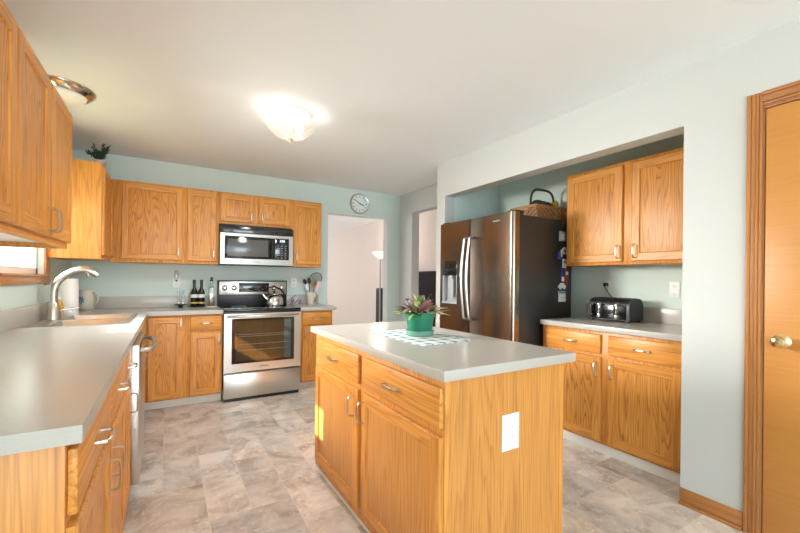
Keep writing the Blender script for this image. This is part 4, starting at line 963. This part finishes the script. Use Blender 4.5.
for k in range(17):
    a = math.pi * k / 16; hp.append((3.0 - .165 * (abs(math.cos(a)) ** .55) * (1 if math.cos(a) > 0 else -1), 2.395, bz1 + .185 * math.sin(a) ** .6))
mb.tube([(2.835, 2.395, bz1 - .05)] + hp + [(3.165, 2.395, bz1 - .05)], .009, 8, up=(0, 1, 0), flat=.012); t.part('handle', mb, [WICKD], label='dark bentwood handle')
t = T('folded_cloth', (2.97, 2.40, bz0 + .008), 'dark cloth heaped in the wicker basket', 'cloth')
mb = t.mb()
mb.ball((2.93, 2.395, bz0 + .115), .10, .08, .10); mb.ball((3.04, 2.395, bz0 + .11), .09, .085, .10); mb.ball((2.99, 2.39, bz0 + .14), .075, .065, .07); t.part('folds', mb, [CLOTHD])
t = T('yellow_flowers', (3.155, 2.39, bz0 + .008), 'yellow artificial flower sticking out of the wicker basket', 'artificial flower')
mb = t.mb(); mb.tube([(3.155, 2.39, bz0 + .008), (3.15, 2.38, bz0 + .17)], .004, 6); t.part('stem', mb, [LGREEN])
mb = t.mb()
for k in range(9): mb.ball((3.15 + .026 * math.cos(k * 2.4) * (k / 9 + .3), 2.375 + .022 * math.sin(k * 2.4), bz0 + .165 + .007 * k), .017, .014, .012, seg=8)
t.part('petals', mb, [YELLOW])

# alcove base cabinet, worktop, uppers
RF = 2.655
cabinet('base_cabinet', 'oak base cabinet under the toaster with two drawers over two doors', '-X', RF, 1.022, 2.102, .070, CZ, 3.245,
        [(1.600, 2.062, .088, .688, 1.630, .602, True), (1.085, 1.545, .088, .688, 1.515, .602, True)],
        [(1.600, 2.062, .712, .850, True), (1.085, 1.545, .712, .850, True)], toe=(.012, 0), group='oak base cabinets')
t = T('worktop', (2.93, 1.56, CZ), 'grey laminate worktop in the alcove under the toaster', 'worktop')
mb = t.mb(); mb.box(2.610, 3.243, 1.022, 2.097, CZ, .9128, .001, 1); mb.box(2.6105, 3.243, 1.0225, 2.0965, .9125, .914, 0, 0); t.part('slab', mb, [LAM, LAME])
cabinet('wall_cabinet', 'oak wall cabinet in the alcove above the toaster, with two bold-grained doors', '-X', 2.945, 1.022, 2.098, 1.358, 2.134, 3.245,
        [(1.615, 2.080, 1.380, 2.108, 1.643, 1.455, True), (1.078, 1.548, 1.380, 2.108, 1.520, 1.455, True)], group='oak wall cabinets')
t = T('trailing_plant', (2.99, 1.09, 2.134), 'green leaves of a plant on the alcove wall cabinet beside the wall edge', 'plant')
mb = t.mb(); mb.lathe((2.99, 1.09, 2.134), [(0, 0), (.035, 0), (.045, .07), (.04, .07), (0, .06)], 18); t.part('pot', mb, [GREYC])
mb = t.mb()
for k in range(26):
    a = R.uniform(1.6, 4.6); el = R.uniform(-.05, 1.2); d = Vector((math.cos(a) * math.cos(el), math.sin(a) * math.cos(el) * .5, math.sin(el)))
    b0 = Vector((2.99, 1.09, 2.205)); p = b0 + d * R.uniform(.02, .10); mb.tube([b0, p], .0015, 4); leaf(mb, p, d + Vector((0, 0, .2)), .05, .014, .4, 0)
t.part('foliage', mb, [plain('leaf_pale_green', (0.18, 0.32, 0.12), 0.5)], smooth=60, recalc=False)

# toaster
tx0, tx1, ty0, ty1, tz = 2.965, 3.165, 1.580, 1.895, .914
t = T('toaster', (3.065, 1.737, tz), 'black and chrome four-slice toaster on the alcove worktop', 'toaster')
mb = t.mb(); n_ = 14; poly = []
for k in range(n_ + 1):
    a = math.pi * k / n_; poly.append((3.065 - .100 * (abs(math.cos(a)) ** .6) * (1 if math.cos(a) > 0 else -1), tz + .095 + .090 * math.sin(a) ** .75))
poly = [(3.160, tz + .014), (2.970, tz + .014)] + poly
mb.prism(poly, lambda a, b, n: (a, n, b), ty0 + .002, ty1 - .002); t.part('shell', mb, [BLACK], smooth=40)
MATT = plain('matt_black', (0.02, 0.021, 0.022), 0.5)
for p0_, p1_ in ((ty0 - .004, ty0 + .003), (ty1 - .003, ty1 + .004)):
    mb = t.mb(); mb.prism([(p[0] * .999 + .003, p[1] * .999 + .001) for p in poly], lambda a, b, n: (a, n, b), p0_, p1_); t.part('end_cap', mb, [MATT], smooth=40)
mb = t.mb(); mb.box(2.960, 2.970, ty0 + .018, ty1 - .018, tz + .022, tz + .135, .004); tf_ = t.part('front_panel', mb, [plain('dark_chrome', (0.055, 0.057, 0.06), 0.16, 1.0)])
for yc in (1.672, 1.812):
    mb = t.mb(); mb.box(2.957, 2.962, yc - .024, yc + .024, tz + .055, tz + .150, .003); sl = t.part('lever_slot', mb, [BLACK])
    mb = t.mb(); mb.box(2.944, 2.960, yc - .015, yc + .015, tz + .125, tz + .139, .004); mb.box(2.955, 2.959, yc - .005, yc + .005, tz + .065, tz + .125, .001); t.part('lever', mb, [CHROME], sl)
    mb = t.mb(); mb.lathe((2.960, yc, tz + .043), [(0, 0), (.019, 0), (.017, .010), (.010, .014), (0, .014)], 20, axis=(-1, 0, 0)); t.part('dial', mb, [CHROME])
for yc, zc in ((1.872, .05), (1.868, .13), (1.607, .125)):
    mb = t.mb(); mb.ball((2.963, yc, tz + zc), .0055, seg=10); t.part('button', mb, [CHROME])
mb = t.mb(); mb.box(2.9585, 2.961, 1.725, 1.758, tz + .122, tz + .134); t.part('badge', mb, [DIM])
mb = t.mb()
for xc in (3.03, 3.10):
    for yc in (1.665, 1.815): mb.box(xc - .013, xc + .013, yc - .06, yc + .06, tz + .1825, tz + .1866)
t.part('slots', mb, [plain('slot_black', (0.003, 0.003, 0.003), 0.6)])
mb = t.mb()
for xc in (2.985, 3.145):
    for yc in (1.60, 1.875): mb.lathe((xc, yc, tz), [(0, 0), (.012, 0), (.012, .015), (0, .015)], 12)
t.part('feet', mb, [BLACK])
t = T('power_cord', (3.20, 1.90, 1.10), 'black plug and cord running from the outlet down behind the toaster', 'cord')
mb = t.mb(); mb.tube([(3.205, 1.910, 1.203), (3.19, 1.905, 1.19), (3.175, 1.875, 1.15), (3.175, 1.84, 1.11), (3.185, 1.80, 1.06), (3.19, 1.78, 1.0), (3.19, 1.77, .93), (3.185, 1.765, .9185)], .0042, 8); t.part('cable', mb, [BLACK])
mb = t.mb(); mb.box(3.205, 3.2365, 1.895, 1.925, 1.190, 1.218, .004); t.part('plug', mb, [BLACK])

# ------------------------------------------------------------------ ceiling lights
lc_ = (.765, 2.84, CE)
t = T('ceiling_light', lc_, 'lit pressed-glass bowl ceiling light in the middle of the kitchen', 'ceiling light', None)
mb = t.mb(); mb.lathe((lc_[0], lc_[1], CE), [(0, 0), (.150, 0), (.155, -.008), (.140, -.022), (0, -.022)], 40); t.part('pan', mb, [WPLAS])
mb = t.mb(); mb.lathe((lc_[0], lc_[1], CE), [(.205, -.045), (.200, -.040), (.195, -.052), (.185, -.085), (.155, -.13), (.105, -.168), (.05, -.186), (0, -.190)], 48); t.part('glass_bowl', mb, [BOWL])
mb = t.mb(); mb.tube([(lc_[0], lc_[1], CE - .02), (lc_[0], lc_[1], CE - .19)], .004, 8); mb.lathe((lc_[0], lc_[1], CE - .19), [(0, -.020), (.008, -.018), (.012, -.008), (.018, 0), (0, .002)], 16); t.part('finial', mb, [BRASS])
for a in (.6, 2.7, 4.8):
    mb = t.mb(); c = (lc_[0] + .09 * math.cos(a), lc_[1] + .09 * math.sin(a), CE - .075); mb.ball(c, .030, seg=14); mb.tube([(c[0], c[1], CE - .022), (c[0], c[1], CE - .05)], .014, 10); t.part('bulb', mb, [BULB])
lamp('POINT', 'kitchen_bulbs', (lc_[0], lc_[1], CE - .10), 2.2, (1.0, 0.95, 0.88), .05)
sp_ = lamp('SPOT', 'kitchen_downlight', (lc_[0], lc_[1], CE - .21), 40, (0.90, 0.96, 1.0), direction=(0, 0, -1))
sp_.data.spot_size = math.radians(172); sp_.data.spot_blend = .6; sp_.data.shadow_soft_size = .15
fc2 = (-.600, 3.26, CE)
t = T('ceiling_light', fc2, 'unlit round flush ceiling light with a nickel ring above the sink', 'ceiling light')
mb = t.mb(); mb.lathe(fc2, [(0, 0), (.178, 0), (.182, -.006), (.180, -.014), (.160, -.034), (.140, -.046), (.134, -.044), (.132, -.03), (0, -.03)], 48); t.part('ring', mb, [plain('satin_nickel', (0.55, 0.49, 0.40), 0.16, 1.0)])
mb = t.mb(); mb.lathe(fc2, [(.134, -.036), (.130, -.052), (.105, -.070), (.06, -.082), (0, -.087)], 40); t.part('diffuser', mb, [DIFF], label='white glass diffuser')

# ------------------------------------------------------------------ rooms beyond
fxl, fyl = 3.30, 6.16
t = T('floor_lamp', (fxl, fyl, 0), 'white torchiere floor lamp seen through the doorway', 'floor lamp')
mb = t.mb(); mb.lathe((fxl, fyl, 0), [(0, 0), (.13, 0), (.13, .02), (.02, .035), (0, .035)], 28); t.part('base', mb, [GREYP])
mb = t.mb(); mb.tube([(fxl, fyl, .03), (fxl, fyl, .8), (fxl, fyl, 1.62)], .011, 10); t.part('pole', mb, [plain('pewter', (0.42, 0.40, 0.38), 0.35, 0.6)])
mb = t.mb(); mb.lathe((fxl, fyl, 1.60), [(.012, 0), (.03, .012), (.07, .04), (.13, .095), (.150, .125), (.146, .127), (.125, .098), (.06, .045), (0, .02)], 32); t.part('lamp_shade', mb, [SHADE])
lamp('POINT', 'torchiere_bulb', (fxl, fyl, 1.80), 9, (1.0, 0.82, 0.66), .06)
t = T('speaker', (3.545, 6.55, 0), 'black floor-standing loudspeaker beside the floor lamp', 'speaker')
mb = t.mb(); mb.box(3.44, 3.66, 6.32, 6.58, .0, 1.065, .006); t.part('case', mb, [BLACK])
mb = t.mb(); mb.box(3.430, 3.441, 6.335, 6.565, .04, 1.04, .003); t.part('grille', mb, [plain('grille_cloth', (0.05, 0.05, 0.055), 0.9)])
t = T('television', (3.62, 5.14, .36), 'black flat television seen through the side opening beyond the refrigerator', 'television')
mb = t.mb(); mb.box(3.60, 3.66, 4.50, 5.415, .45, 1.372, .006); t.part('case', mb, [SCREEN])
mb = t.mb(); mb.box(3.596, 3.601, 4.53, 5.385, .50, 1.345); t.part('screen', mb, [SCREEN])
mb = t.mb(); mb.box(3.52, 3.69, 4.75, 5.15, .36, .378, .004); mb.box(3.62, 3.65, 4.90, 5.0, .375, .47); t.part('foot', mb, [BLACK])
t = T('media_console', (3.50, 5.0, 0), 'dark low media console under the black television', 'console')
mb = t.mb(); mb.box(3.30, 3.69, 4.4, 5.55, .05, .36, .006); t.part('case', mb, [WICKD])
for y_ in (4.45, 5.47):
    for x_ in (3.33, 3.63):
        mb = t.mb(); mb.box(x_, x_ + .04, y_, y_ + .04, 0, .05); t.part('leg', mb, [WICKD])
outlet('-X', 3.70, 7.02, .50, 'low wall outlet in the far room behind the floor lamp')
